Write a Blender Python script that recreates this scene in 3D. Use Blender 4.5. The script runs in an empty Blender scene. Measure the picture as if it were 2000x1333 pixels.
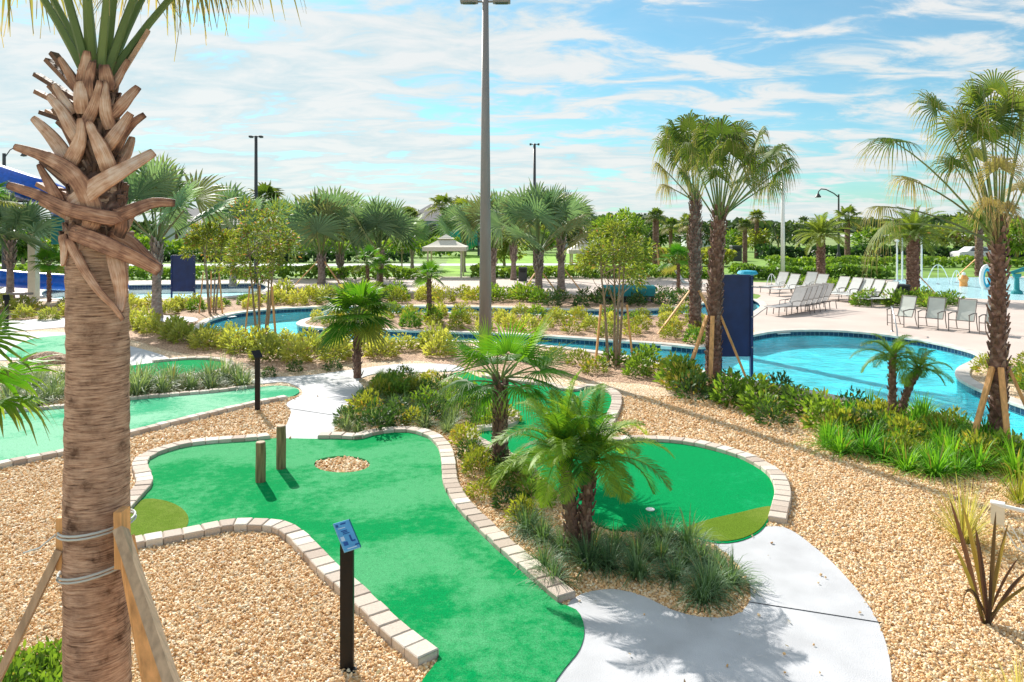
import bpy, math, random
import numpy as np
from mathutils import Vector, Matrix
from mathutils.geometry import tessellate_polygon
R = math.radians
rng = random.Random(7)
nrng = np.random.default_rng(7)
SC = bpy.context.scene
COL = SC.collection
# ------------------------------------------------------------ camera
F, CX, HY, H = 1450.0, 1000.0, 447.0, 3.4      # focal length, centre and horizon in photo pixels; eye height in metres
cam_d = bpy.data.cameras.new('camera'); cam = bpy.data.objects.new('camera', cam_d); COL.objects.link(cam)
cam.location = (0, 0, H); cam.rotation_euler = (R(90), 0, 0)
cam_d.sensor_width = 36; cam_d.lens = 36*F/2000; cam_d.shift_y = -(666.5-HY)/2000
cam_d.clip_start = .1; cam_d.clip_end = 6000
SC.camera = cam
# ------------------------------------------------------------ light
SUNV = Vector((-.46, .85, 0)).normalized(); SUN_EL = R(34)
w = bpy.data.worlds.new('World'); SC.world = w; w.use_nodes = True
nt = w.node_tree; nt.nodes.clear()
def N(nt, t, **k):
    n = nt.nodes.new(t)
    for a, b in k.items():
        if a.startswith('i_'):
            s = a[2:]; s = int(s) if s.isdigit() else s
            n.inputs[s].default_value = b
        else: setattr(n, a, b)
    return n
def ramp(nt, stops, interp='LINEAR'):
    n = nt.nodes.new('ShaderNodeValToRGB'); cr = n.color_ramp; cr.interpolation = interp
    while len(cr.elements) < len(stops): cr.elements.new(.5)
    for e, (p, c) in zip(cr.elements, stops):
        e.position = p; e.color = (*c, 1) if len(c) == 3 else c
    return n
def build_world():
    L = nt.links.new
    sky = N(nt, 'ShaderNodeTexSky', sky_type='NISHITA', sun_disc=False, sun_elevation=SUN_EL, sun_rotation=math.atan2(SUNV.x, SUNV.y), air_density=1.0, dust_density=.6, ozone_density=1.6)
    tint = N(nt, 'ShaderNodeMix', data_type='RGBA', blend_type='MULTIPLY', i_0=1.0); tint.inputs[7].default_value = (.50, .93, 1.0, 1)
    L(sky.outputs[0], tint.inputs[6])
    bg1 = N(nt, 'ShaderNodeBackground'); bg1.inputs[1].default_value = .085; L(tint.outputs[2], bg1.inputs[0])
    tc = N(nt, 'ShaderNodeTexCoord'); sp = N(nt, 'ShaderNodeSeparateXYZ'); L(tc.outputs['Generated'], sp.inputs[0])
    mx = N(nt, 'ShaderNodeMath', operation='MAXIMUM'); L(sp.outputs[2], mx.inputs[0]); mx.inputs[1].default_value = 0.0
    ad = N(nt, 'ShaderNodeMath', operation='ADD'); L(mx.outputs[0], ad.inputs[0]); ad.inputs[1].default_value = .13
    dx = N(nt, 'ShaderNodeMath', operation='DIVIDE'); L(sp.outputs[0], dx.inputs[0]); L(ad.outputs[0], dx.inputs[1])
    dy = N(nt, 'ShaderNodeMath', operation='DIVIDE'); L(sp.outputs[1], dy.inputs[0]); L(ad.outputs[0], dy.inputs[1])
    cb = N(nt, 'ShaderNodeCombineXYZ'); L(dx.outputs[0], cb.inputs[0]); L(dy.outputs[0], cb.inputs[1])
    mp = N(nt, 'ShaderNodeMapping'); L(cb.outputs[0], mp.inputs[0]); mp.inputs['Rotation'].default_value = (0, 0, R(-24)); mp.inputs['Scale'].default_value = (.85, 1.35, 1); mp.inputs['Location'].default_value = (3.3, 1.7, 0)
    n1 = N(nt, 'ShaderNodeTexNoise'); L(mp.outputs[0], n1.inputs['Vector']); n1.inputs['Scale'].default_value = .8; n1.inputs['Detail'].default_value = 3; n1.inputs['Distortion'].default_value = .4
    n2 = N(nt, 'ShaderNodeTexNoise'); L(mp.outputs[0], n2.inputs['Vector']); n2.inputs['Scale'].default_value = 3.2; n2.inputs['Detail'].default_value = 9; n2.inputs['Roughness'].default_value = .62; n2.inputs['Distortion'].default_value = .5
    s = N(nt, 'ShaderNodeMath', operation='MULTIPLY_ADD'); L(n1.outputs[0], s.inputs[0]); s.inputs[1].default_value = 1.0
    s2 = N(nt, 'ShaderNodeMath', operation='MULTIPLY'); L(n2.outputs[0], s2.inputs[0]); s2.inputs[1].default_value = 1.6; L(s2.outputs[0], s.inputs[2])
    # thinner cloud towards the right of the view and away from the sun
    g = N(nt, 'ShaderNodeMath', operation='MULTIPLY_ADD'); L(sp.outputs[0], g.inputs[0]); g.inputs[1].default_value = -.24; L(s.outputs[0], g.inputs[2])
    iv = N(nt, 'ShaderNodeMath', operation='SUBTRACT'); iv.inputs[0].default_value = 1; L(mx.outputs[0], iv.inputs[1])
    pw = N(nt, 'ShaderNodeMath', operation='POWER'); L(iv.outputs[0], pw.inputs[0]); pw.inputs[1].default_value = 14
    g2 = N(nt, 'ShaderNodeMath', operation='MULTIPLY_ADD'); L(pw.outputs[0], g2.inputs[0]); g2.inputs[1].default_value = .26; L(g.outputs[0], g2.inputs[2]); g = g2
    rp = ramp(nt, [(.93, (.0,)*3), (1.0, (.45,)*3), (1.0, (1,)*3)]); 
    mr = N(nt, 'ShaderNodeMapRange', interpolation_type='SMOOTHSTEP'); L(g.outputs[0], mr.inputs[0])
    mr.inputs[1].default_value = 1.08; mr.inputs[2].default_value = 1.40; mr.inputs[3].default_value = .16; mr.inputs[4].default_value = .93
    nt.nodes.remove(rp)
    bg2 = N(nt, 'ShaderNodeBackground'); bg2.inputs[1].default_value = .60
    cr = ramp(nt, [(.3, (.60, .80, .87)), (.60, (.97, .975, .96))]); L(n2.outputs[0], cr.inputs[0]); L(cr.outputs[0], bg2.inputs[0])
    mxs = N(nt, 'ShaderNodeMixShader'); L(mr.outputs[0], mxs.inputs[0]); L(bg1.outputs[0], mxs.inputs[1]); L(bg2.outputs[0], mxs.inputs[2])
    out = N(nt, 'ShaderNodeOutputWorld'); L(mxs.outputs[0], out.inputs[0])
build_world()
sd = bpy.data.lights.new('sun', 'SUN'); sd.energy = 4.6; sd.angle = R(.55); sd.color = (1, .955, .88)
sun = bpy.data.objects.new('sun', sd); COL.objects.link(sun)
sdir = Vector((SUNV.x*math.cos(SUN_EL), SUNV.y*math.cos(SUN_EL), math.sin(SUN_EL)))
sun.rotation_euler = (-sdir).to_track_quat('-Z', 'Y').to_euler(); sun.location = (-20, 40, 40)
SC.view_settings.view_transform = 'Standard'; SC.view_settings.look = 'None'; SC.view_settings.gamma = 1
SC.view_settings.exposure = .62
SC.cycles.max_bounces = 8; SC.cycles.transparent_max_bounces = 12

# ------------------------------------------------------------ helpers
def G(px, py, z=0.0):                        # photo pixel -> the point of the plane z it shows
    D = F*(H-z)/(py-HY); return Vector(((px-CX)/F*D, D, z))
def P(px, py, D):                            # photo pixel at a distance
    return Vector(((px-CX)/F*D, D, H-(py-HY)/F*D))
def D_of(py, z=0): return F*(H-z)/(py-HY)
def new_mesh(name, V, Fq, Ft=None, Col=None, smooth=False):
    me = bpy.data.meshes.new(name)
    V = np.asarray(V, dtype=np.float32).reshape(-1, 3)
    Fq = np.asarray(Fq if Fq is not None and len(Fq) else np.zeros((0, 4)), dtype=np.int32).reshape(-1, 4)
    Ft = np.asarray(Ft if Ft is not None and len(Ft) else np.zeros((0, 3)), dtype=np.int32).reshape(-1, 3)
    nl = Fq.size+Ft.size; nf = len(Fq)+len(Ft)
    me.vertices.add(len(V)); me.vertices.foreach_set('co', V.ravel())
    me.loops.add(nl); me.loops.foreach_set('vertex_index', np.concatenate([Fq.ravel(), Ft.ravel()]))
    ls = np.concatenate([np.arange(len(Fq))*4, len(Fq)*4+np.arange(len(Ft))*3]).astype(np.int32)
    me.polygons.add(nf); me.polygons.foreach_set('loop_start', ls)
    me.polygons.foreach_set('use_smooth', np.full(nf, bool(smooth)))
    me.update(calc_edges=True); me.validate()
    if Col is not None:
        a = me.color_attributes.new('Col', 'FLOAT_COLOR', 'POINT')
        c = np.ones((len(V), 4), dtype=np.float32); c[:, :3] = np.asarray(Col, dtype=np.float32).reshape(-1, 3)
        if len(a.data) == len(V): a.data.foreach_set('color', c.ravel())
    return me
class MB:                                    # collects shapes that become ONE mesh
    def __init__(s): s.V = []; s.Q = []; s.T = []; s.C = []; s.n = 0
    def add(s, V, Q=None, T=None, col=(.5, 0, 0)):
        V = np.asarray(V, dtype=np.float32).reshape(-1, 3)
        if Q is not None and len(Q): s.Q.append(np.asarray(Q).reshape(-1, 4)+s.n)
        if T is not None and len(T): s.T.append(np.asarray(T).reshape(-1, 3)+s.n)
        c = np.asarray(col, dtype=np.float32)
        if c.ndim == 1: c = np.tile(c, (len(V), 1))
        s.C.append(c); s.V.append(V); s.n += len(V)
    def box(s, c, d, rot=None, col=(.5, 0, 0), bev=0):
        x, y, z = [k/2 for k in d]
        if bev > 0:
            b = bev; V = []
            for zz, i in ((-z, b), (-z+b, 0), (z-b, 0), (z, b)):
                for sx, sy in ((-1, -1), (1, -1), (1, 1), (-1, 1)):
                    V.append((sx*(x-i), sy*(y-i), zz))
            Q = [(3, 2, 1, 0), (12, 13, 14, 15)]
            for r in range(3):
                for k in range(4): a = r*4+k; b2 = r*4+(k+1) % 4; Q.append((a, b2, b2+4, a+4))
        else:
            V = [(-x, -y, -z), (x, -y, -z), (x, y, -z), (-x, y, -z), (-x, -y, z), (x, -y, z), (x, y, z), (-x, y, z)]
            Q = [(3, 2, 1, 0), (4, 5, 6, 7), (0, 1, 5, 4), (1, 2, 6, 5), (2, 3, 7, 6), (3, 0, 4, 7)]
        V = np.array(V)
        if rot is not None: V = V @ np.array(rot.to_3x3() if hasattr(rot, 'to_3x3') else rot).T
        s.add(V+np.array(c), Q, col=col)
    def beam(s, a, b, wd, th, roll=0, col=(.5, 0, 0), bev=0):   # box from a to b
        a, b = Vector(a), Vector(b); d = b-a; q = d.to_track_quat('Z', 'Y').to_matrix() @ Matrix.Rotation(roll, 3, 'Z')
        s.box((a+b)/2, (wd, th, d.length), q, col, bev)
    def tube(s, pts, rad, seg=8, cap=True, col=(.5, 0, 0), jit=0, bump=None):
        P_ = [Vector(p) for p in pts]; n = len(P_); V = []; cols = []
        prev = None
        for i, p in enumerate(P_):
            t = (P_[min(i+1, n-1)]-P_[max(i-1, 0)])
            t = t.normalized() if t.length > 1e-9 else Vector((0, 0, 1))
            if prev is None:
                u = t.orthogonal().normalized() if abs(t.z) < .99 else Vector((1, 0, 0))
                u = (u-t*u.dot(t)).normalized()
            else: u = (prev-t*prev.dot(t)).normalized()
            prev = u; v = t.cross(u); r = rad[i] if hasattr(rad, '__len__') else rad
            for k in range(seg):
                a = 2*math.pi*k/seg; rr = r*(1+(rng.uniform(-jit, jit) if jit else 0))
                if bump: rr *= bump(i/(n-1), a)
                V.append(p+(u*math.cos(a)+v*math.sin(a))*rr)
        Q = [(i*seg+k, i*seg+(k+1) % seg, (i+1)*seg+(k+1) % seg, (i+1)*seg+k) for i in range(n-1) for k in range(seg)]
        T = []
        if cap:
            V.append(P_[0]); V.append(P_[-1]); a0 = n*seg; a1 = a0+1
            T = [(a0, (k+1) % seg, k) for k in range(seg)]+[(a1, (n-1)*seg+k, (n-1)*seg+(k+1) % seg) for k in range(seg)]
        s.add(np.array([tuple(v) for v in V]), Q, T, col)
    def lathe(s, prof, seg=24, at=(0, 0, 0), col=(.5, 0, 0)):
        V = [(at[0]+r*math.cos(2*math.pi*k/seg), at[1]+r*math.sin(2*math.pi*k/seg), at[2]+z) for r, z in prof for k in range(seg)]
        Q = [(i*seg+k, i*seg+(k+1) % seg, (i+1)*seg+(k+1) % seg, (i+1)*seg+k) for i in range(len(prof)-1) for k in range(seg)]
        s.add(V, Q, col=col)
    def mesh(s, name, smooth=False):
        if not s.V: return new_mesh(name, [(0, 0, 0)], [], Col=[(.5, 0, 0)])
        return new_mesh(name, np.concatenate(s.V), np.concatenate(s.Q) if s.Q else None, np.concatenate(s.T) if s.T else None, np.concatenate(s.C), smooth)
    def build(s, name, mat, parent=None, loc=(0, 0, 0), smooth=False):
        return put(s.mesh(name, smooth), name, mat, parent, loc)
def put(me, name, mat, parent=None, loc=(0, 0, 0), rz=0, sc=1):
    if not me.materials: me.materials.append(mat)
    o = bpy.data.objects.new(name, me); COL.objects.link(o); o.location = loc
    if rz: o.rotation_euler.z = rz
    if sc != 1: o.scale = (sc, sc, sc) if not hasattr(sc, '__len__') else sc
    if parent is not None: o.parent = parent
    return o
def empty(name, loc, rz=0):
    o = bpy.data.objects.new(name, None); COL.objects.link(o); o.location = loc; o.rotation_euler.z = rz
    o.empty_display_size = .1; return o
def tag(o, label=None, cat=None, group=None, kind=None):
    if label: o['label'] = label
    if cat: o['category'] = cat
    if group: o['group'] = group
    if kind: o['kind'] = kind
    return o
def kids(o): return [c for c in list(COL.objects) if c.parent is o]
def copy_tree(o, parent=None, _ch=None):
    c = o.copy(); COL.objects.link(c)
    if parent is not None: c.parent = parent
    for ch in kids(o): copy_tree(ch, c)
    return c
def spline(pts, step=.06, closed=True):
    p = [Vector(q) for q in pts]; n = len(p); out = []
    rg = range(n) if closed else range(n-1)
    for i in rg:
        if closed: a, b, c, d = p[i-1], p[i], p[(i+1) % n], p[(i+2) % n]
        else: a, b, c, d = p[max(i-1, 0)], p[i], p[i+1], p[min(i+2, n-1)]
        m = max(2, int((c-b).length/step)); m = min(m, 40)
        # centripetal
        t0 = 0; t1 = t0+max((b-a).length, 1e-4)**.5; t2 = t1+max((c-b).length, 1e-4)**.5; t3 = t2+max((d-c).length, 1e-4)**.5
        for k in range(m):
            t = t1+(t2-t1)*k/m
            A1 = a*((t1-t)/(t1-t0))+b*((t-t0)/(t1-t0)) if t1-t0 > .011 else b
            A2 = b*((t2-t)/(t2-t1))+c*((t-t1)/(t2-t1))
            A3 = c*((t3-t)/(t3-t2))+d*((t-t2)/(t3-t2)) if t3-t2 > .011 else c
            B1 = A1*((t2-t)/(t2-t0))+A2*((t-t0)/(t2-t0)); B2 = A2*((t3-t)/(t3-t1))+A3*((t-t1)/(t3-t1))
            out.append(B1*((t2-t)/(t2-t1))+B2*((t-t1)/(t2-t1)))
    if not closed: out.append(p[-1])
    return out
def poly_px(px, smooth=True, step=.12, z=0):
    w_ = [G(x, y, z) for x, y in px]
    for v in w_: v.z = 0
    return spline(w_, step) if smooth else w_
def area2(p): return sum(p[i-1].x*p[i].y-p[i].x*p[i-1].y for i in range(len(p)))
def ccw(p): return p if area2(p) > 0 else list(reversed(p))
def slab(name, outer, z0, z1, mat, holes=(), parent=None):
    outer = ccw(outer); loops = [outer]+[list(reversed(ccw(h))) for h in holes]
    flat = [v for l in loops for v in l]
    tris = tessellate_polygon([[Vector((v.x, v.y, 0)) for v in l] for l in loops])
    V = [(v.x, v.y, z1) for v in flat]; n = len(V); T = []
    for a, b, c in tris:
        ar = (flat[b].x-flat[a].x)*(flat[c].y-flat[a].y)-(flat[c].x-flat[a].x)*(flat[b].y-flat[a].y)
        if abs(ar) < 1e-9: continue
        T.append((a, b, c) if ar > 0 else (a, c, b))
    Q = []
    if z0 < z1:
        V += [(v.x, v.y, z0) for v in flat]; o = 0
        for l in loops:
            m = len(l)
            for k in range(m): a = o+k; b = o+(k+1) % m; Q.append((a+n, b+n, b, a))
            o += m
    return put(new_mesh(name, V, Q, T), name, mat, parent)
def inside(poly, X, Y):
    X = np.asarray(X); Y = np.asarray(Y); c = np.zeros(X.shape, bool)
    px = np.array([v.x for v in poly]); py = np.array([v.y for v in poly]); j = len(px)-1
    for i in range(len(px)):
        if py[i] != py[j]:
            m = ((py[i] > Y) != (py[j] > Y)) & (X < (px[j]-px[i])*(Y-py[i])/(py[j]-py[i])+px[i]); c ^= m
        j = i
    return c
def scatter(poly, spacing, avoid=(), tries=30):
    x0, x1 = min(v.x for v in poly), max(v.x for v in poly); y0, y1 = min(v.y for v in poly), max(v.y for v in poly)
    n = int((x1-x0)*(y1-y0)/spacing**2*tries); n = min(max(n, 50), 9000)
    X = nrng.uniform(x0, x1, n); Y = nrng.uniform(y0, y1, n); ok = inside(poly, X, Y)
    for a in avoid: ok &= ~inside(a, X, Y)
    out = []
    for x, y in zip(X[ok], Y[ok]):
        if all((x-a)**2+(y-b)**2 > spacing**2 for a, b in out): out.append((float(x), float(y)))
    return out

# ------------------------------------------------------------ materials
def mat(name):
    m = bpy.data.materials.new(name); m.use_nodes = True; t = m.node_tree; t.nodes.clear()
    o = t.nodes.new('ShaderNodeOutputMaterial'); return m, t, o
def simple(name, col, rough=.6, metal=0, var=.12, scale=6, bump=0, bscale=60, spec=.5, coords='Object', stretch=(1, 1, 1)):
    m, t, o = mat(name); L = t.links.new
    b = t.nodes.new('ShaderNodeBsdfPrincipled'); b.inputs['Roughness'].default_value = rough; b.inputs['Metallic'].default_value = metal
    b.inputs['Specular IOR Level'].default_value = spec
    tc = t.nodes.new('ShaderNodeTexCoord'); mp = t.nodes.new('ShaderNodeMapping'); mp.inputs['Scale'].default_value = stretch
    L(tc.outputs[coords], mp.inputs[0])
    n = N(t, 'ShaderNodeTexNoise'); n.inputs['Scale'].default_value = scale; n.inputs['Detail'].default_value = 5; L(mp.outputs[0], n.inputs[0])
    r = ramp(t, [(.3, tuple(c*(1-var) for c in col)), (.7, tuple(min(1, c*(1+var)) for c in col))]); L(n.outputs[0], r.inputs[0]); L(r.outputs[0], b.inputs[0])
    if bump:
        n2 = N(t, 'ShaderNodeTexNoise'); n2.inputs['Scale'].default_value = bscale; n2.inputs['Detail'].default_value = 4; L(mp.outputs[0], n2.inputs[0])
        bp = N(t, 'ShaderNodeBump'); bp.inputs[0].default_value = bump; bp.inputs[1].default_value = .02; L(n2.outputs[0], bp.inputs['Height']); L(bp.outputs[0], b.inputs['Normal'])
    L(b.outputs[0], o.inputs[0]); return m
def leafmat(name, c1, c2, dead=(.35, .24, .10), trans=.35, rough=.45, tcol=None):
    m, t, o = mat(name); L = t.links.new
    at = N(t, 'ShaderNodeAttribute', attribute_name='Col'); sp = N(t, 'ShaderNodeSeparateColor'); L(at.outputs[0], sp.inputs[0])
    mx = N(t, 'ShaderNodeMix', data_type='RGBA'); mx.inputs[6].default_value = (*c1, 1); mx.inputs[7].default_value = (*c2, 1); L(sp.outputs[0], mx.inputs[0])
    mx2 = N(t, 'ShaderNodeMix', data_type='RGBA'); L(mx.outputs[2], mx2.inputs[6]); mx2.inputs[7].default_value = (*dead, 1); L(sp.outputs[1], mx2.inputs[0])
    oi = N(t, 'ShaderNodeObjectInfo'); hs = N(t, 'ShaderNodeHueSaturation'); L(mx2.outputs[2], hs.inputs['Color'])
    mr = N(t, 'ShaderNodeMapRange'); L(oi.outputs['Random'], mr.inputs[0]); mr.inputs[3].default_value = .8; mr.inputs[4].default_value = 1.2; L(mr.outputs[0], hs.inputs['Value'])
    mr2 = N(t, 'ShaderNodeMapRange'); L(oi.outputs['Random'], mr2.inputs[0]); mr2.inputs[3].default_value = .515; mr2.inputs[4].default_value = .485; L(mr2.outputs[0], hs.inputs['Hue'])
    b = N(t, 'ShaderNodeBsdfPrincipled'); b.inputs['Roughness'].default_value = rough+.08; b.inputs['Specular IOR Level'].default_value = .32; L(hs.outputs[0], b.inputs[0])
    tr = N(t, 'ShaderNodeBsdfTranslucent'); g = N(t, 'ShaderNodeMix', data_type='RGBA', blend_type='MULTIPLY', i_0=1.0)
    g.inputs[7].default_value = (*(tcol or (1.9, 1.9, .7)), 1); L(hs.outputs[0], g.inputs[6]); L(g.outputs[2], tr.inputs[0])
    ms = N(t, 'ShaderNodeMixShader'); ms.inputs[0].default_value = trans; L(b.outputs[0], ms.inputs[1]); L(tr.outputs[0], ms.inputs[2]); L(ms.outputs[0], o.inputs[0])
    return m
def tonemat(name, c1, c2, c3, rough=.8, bump=.4, bscale=40, nscale=25, stretch=(1, 1, 1), fine=.25):     # Col.r picks between three colours, plus grain
    m, t, o = mat(name); L = t.links.new
    at = N(t, 'ShaderNodeAttribute', attribute_name='Col'); sp = N(t, 'ShaderNodeSeparateColor'); L(at.outputs[0], sp.inputs[0])
    r = ramp(t, [(0, c1), (.5, c2), (1, c3)]); L(sp.outputs[0], r.inputs[0])
    tc = N(t, 'ShaderNodeTexCoord'); mp = N(t, 'ShaderNodeMapping'); mp.inputs['Scale'].default_value = stretch; L(tc.outputs['Object'], mp.inputs[0])
    n = N(t, 'ShaderNodeTexNoise'); n.inputs['Scale'].default_value = nscale; n.inputs['Detail'].default_value = 6; L(mp.outputs[0], n.inputs[0])
    r2 = ramp(t, [(.25, (1-fine,)*3), (.75, (1+fine,)*3)]); L(n.outputs[0], r2.inputs[0])
    mx = N(t, 'ShaderNodeMix', data_type='RGBA', blend_type='MULTIPLY', i_0=1.0); L(r.outputs[0], mx.inputs[6]); L(r2.outputs[0], mx.inputs[7])
    b = N(t, 'ShaderNodeBsdfPrincipled'); b.inputs['Roughness'].default_value = rough; L(mx.outputs[2], b.inputs[0])
    if bump:
        n2 = N(t, 'ShaderNodeTexNoise'); n2.inputs['Scale'].default_value = bscale; n2.inputs['Detail'].default_value = 5; L(mp.outputs[0], n2.inputs[0])
        bp = N(t, 'ShaderNodeBump'); bp.inputs[0].default_value = bump; bp.inputs[1].default_value = .02; L(n2.outputs[0], bp.inputs['Height']); L(bp.outputs[0], b.inputs['Normal'])
    L(b.outputs[0], o.inputs[0]); return m
def turfmat(name, base, pale, amount):
    m, t, o = mat(name); L = t.links.new
    tc = N(t, 'ShaderNodeTexCoord')
    n1 = N(t, 'ShaderNodeTexNoise'); n1.inputs['Scale'].default_value = .55; n1.inputs['Detail'].default_value = 3; n1.inputs['Distortion'].default_value = .8; L(tc.outputs['Object'], n1.inputs[0])
    n2 = N(t, 'ShaderNodeTexNoise'); n2.inputs['Scale'].default_value = 9; n2.inputs['Detail'].default_value = 8; n2.inputs['Roughness'].default_value = .75; L(tc.outputs['Object'], n2.inputs[0])
    n3 = N(t, 'ShaderNodeTexNoise'); n3.inputs['Scale'].default_value = 150; n3.inputs['Detail'].default_value = 3; L(tc.outputs['Object'], n3.inputs[0])
    a = N(t, 'ShaderNodeMath', operation='MULTIPLY_ADD'); L(n2.outputs[0], a.inputs[0]); a.inputs[1].default_value = .55; L(n1.outputs[0], a.inputs[2])
    mr = N(t, 'ShaderNodeMapRange', interpolation_type='SMOOTHSTEP'); L(a.outputs[0], mr.inputs[0]); mr.inputs[1].default_value = .85-amount*.3; mr.inputs[2].default_value = 1.08-amount*.3; mr.inputs[4].default_value = .85
    mx = N(t, 'ShaderNodeMix', data_type='RGBA'); L(mr.outputs[0], mx.inputs[0]); mx.inputs[6].default_value = (*base, 1); mx.inputs[7].default_value = (*pale, 1)
    r = ramp(t, [(.3, (.6,)*3), (.7, (1.42,)*3)]); L(n3.outputs[0], r.inputs[0])
    m2 = N(t, 'ShaderNodeMix', data_type='RGBA', blend_type='MULTIPLY', i_0=1.0); L(mx.outputs[2], m2.inputs[6]); L(r.outputs[0], m2.inputs[7])
    b = N(t, 'ShaderNodeBsdfPrincipled'); b.inputs['Roughness'].default_value = .95; b.inputs['Specular IOR Level'].default_value = .04; L(m2.outputs[2], b.inputs[0])
    b.inputs['Sheen Weight'].default_value = .0
    bp = N(t, 'ShaderNodeBump'); bp.inputs[0].default_value = .6; bp.inputs[1].default_value = .01; L(n3.outputs[0], bp.inputs['Height']); L(bp.outputs[0], b.inputs['Normal'])
    L(b.outputs[0], o.inputs[0]); return m
def gravelmat(name, cols, scale=30):
    m, t, o = mat(name); L = t.links.new
    tc = N(t, 'ShaderNodeTexCoord')
    v = N(t, 'ShaderNodeTexVoronoi'); v.inputs['Scale'].default_value = scale; v.inputs['Randomness'].default_value = 1; L(tc.outputs['Object'], v.inputs[0])
    sp = N(t, 'ShaderNodeSeparateColor'); L(v.outputs['Color'], sp.inputs[0]); r = ramp(t, cols); L(sp.outputs[0], r.inputs[0])
    n = N(t, 'ShaderNodeTexNoise'); n.inputs['Scale'].default_value = .7; n.inputs['Detail'].default_value = 6; L(tc.outputs['Object'], n.inputs[0])
    r2 = ramp(t, [(.3, (.8, .76, .72)), (.7, (1.15, 1.15, 1.15))]); L(n.outputs[0], r2.inputs[0])
    mx = N(t, 'ShaderNodeMix', data_type='RGBA', blend_type='MULTIPLY', i_0=1.0); L(r.outputs[0], mx.inputs[6]); L(r2.outputs[0], mx.inputs[7])
    b = N(t, 'ShaderNodeBsdfPrincipled'); b.inputs['Roughness'].default_value = .85; L(mx.outputs[2], b.inputs[0])
    bp = N(t, 'ShaderNodeBump'); bp.inputs[0].default_value = 1; bp.inputs[1].default_value = .03; bp.invert = True; L(v.outputs['Distance'], bp.inputs['Height']); L(bp.outputs[0], b.inputs['Normal'])
    L(b.outputs[0], o.inputs[0]); return m
GC = [(0, (.46, .28, .14)), (.2, (.66, .44, .25)), (.5, (.80, .58, .36)), (.8, (.88, .70, .50)), (1, (.93, .84, .70))]
M = {}
M['gravel'] = gravelmat('gravel', GC, 34)
M['mulch'] = gravelmat('mulch', [(0, (.24, .13, .08)), (.4, (.45, .27, .17)), (.7, (.58, .38, .25)), (1, (.7, .5, .34))], 26)
M['stone'] = tonemat('stone', (.48, .25, .09), (.80, .52, .255), (.93, .81, .60), rough=.75, bump=.3, bscale=90, nscale=120, fine=.15)
M['turf'] = turfmat('turf', (.0, .27, .072), (.095, .40, .175), .60)
M['turf_deep'] = turfmat('turf_deep', (.0, .28, .08), (.01, .34, .12), .3)
M['turf_pale_glare'] = turfmat('turf_pale_glare', (.05, .38, .19), (.30, .60, .40), .8)  # paler base colour: backlit glare painted into the turf
M['fringe'] = turfmat('fringe', (.12, .20, .018), (.18, .25, .04), .6)
M['concrete'] = simple('concrete', (.53, .53, .55), .8, var=.13, scale=2.2, bump=.25, bscale=90)
M['deck'] = simple('deck', (.60, .49, .43), .8, var=.09, scale=.6, bump=.2, bscale=40)
M['coping'] = simple('coping', (.62, .56, .50), .75, var=.2, scale=3, bump=.3, bscale=40)
M['kerb'] = tonemat('kerb', (.48, .38, .31), (.64, .54, .45), (.76, .69, .60), rough=.85, bump=.5, bscale=120, nscale=60, fine=.12)
M['mortar'] = simple('mortar', (.34, .27, .22), .9)
M['steel'] = simple('steel', (.5, .5, .5), .3, metal=1)
M['galv'] = simple('galv', (.27, .245, .24), .6, metal=.0, var=.12, scale=2, stretch=(3, 3, .5))
M['black'] = simple('black', (.008, .008, .009), .45, var=.3, spec=.25)
M['dark'] = simple('dark', (.05, .052, .056), .5)
M['navy'] = simple('navy', (.008, .028, .13), .4, var=.25, scale=3)
M['teal'] = simple('teal', (.01, .22, .24), .6)
M['tealsail'] = simple('tealsail', (.02, .40, .60), .7)
M['canvas'] = simple('canvas', (.78, .72, .62), .8, var=.05)
M['white'] = simple('white', (.8, .8, .78), .5, var=.04)
M['cream'] = simple('cream', (.72, .66, .52), .6, var=.06)
M['sling'] = simple('sling', (.60, .62, .57), .7, var=.06)
M['whitesling'] = simple('whitesling', (.55, .56, .54), .7, var=.04)
M['sling_dark'] = simple('sling_dark', (.27, .26, .26), .7, var=.1)
M['frame'] = simple('frame', (.19, .165, .15), .45, metal=.2)
M['slide'] = simple('slide', (.006, .10, .55), .25, var=.2)
M['sign_blue'] = simple('sign_blue', (.12, .42, .74), .35, var=.1, scale=10)
M['ink'] = simple('ink', (.02, .10, .35), .5)
M['paleink'] = simple('paleink', (.6, .75, .9), .5)
M['plaster'] = simple('plaster', (.11, .70, .76), .7, var=.3, scale=1.1)
M['plaster_pale'] = simple('plaster_pale', (.70, .88, .90), .7, var=.05)
M['brown'] = simple('brown', (.12, .07, .05), .8)
M['roof'] = simple('roof', (.20, .19, .19), .85, var=.2, bump=.3, bscale=20)
M['roof_brown'] = simple('roof_brown', (.28, .2, .17), .85, var=.2)
M['wall_white'] = simple('wall_white', (.62, .66, .68), .8, var=.05)
M['wall_blue'] = simple('wall_blue', (.34, .52, .66), .8, var=.05)
M['glass'] = simple('glass', (.05, .07, .09), .1, spec=.8)
M['orange'] = simple('orange', (.8, .32, .08), .5)
M['purple'] = simple('purple', (.22, .18, .55), .6)
M['rubber'] = simple('rubber', (.02, .02, .02), .8)
M['rope'] = simple('rope', (.52, .56, .55), .6)
M['red'] = simple('red', (.35, .05, .04), .6)
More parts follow.
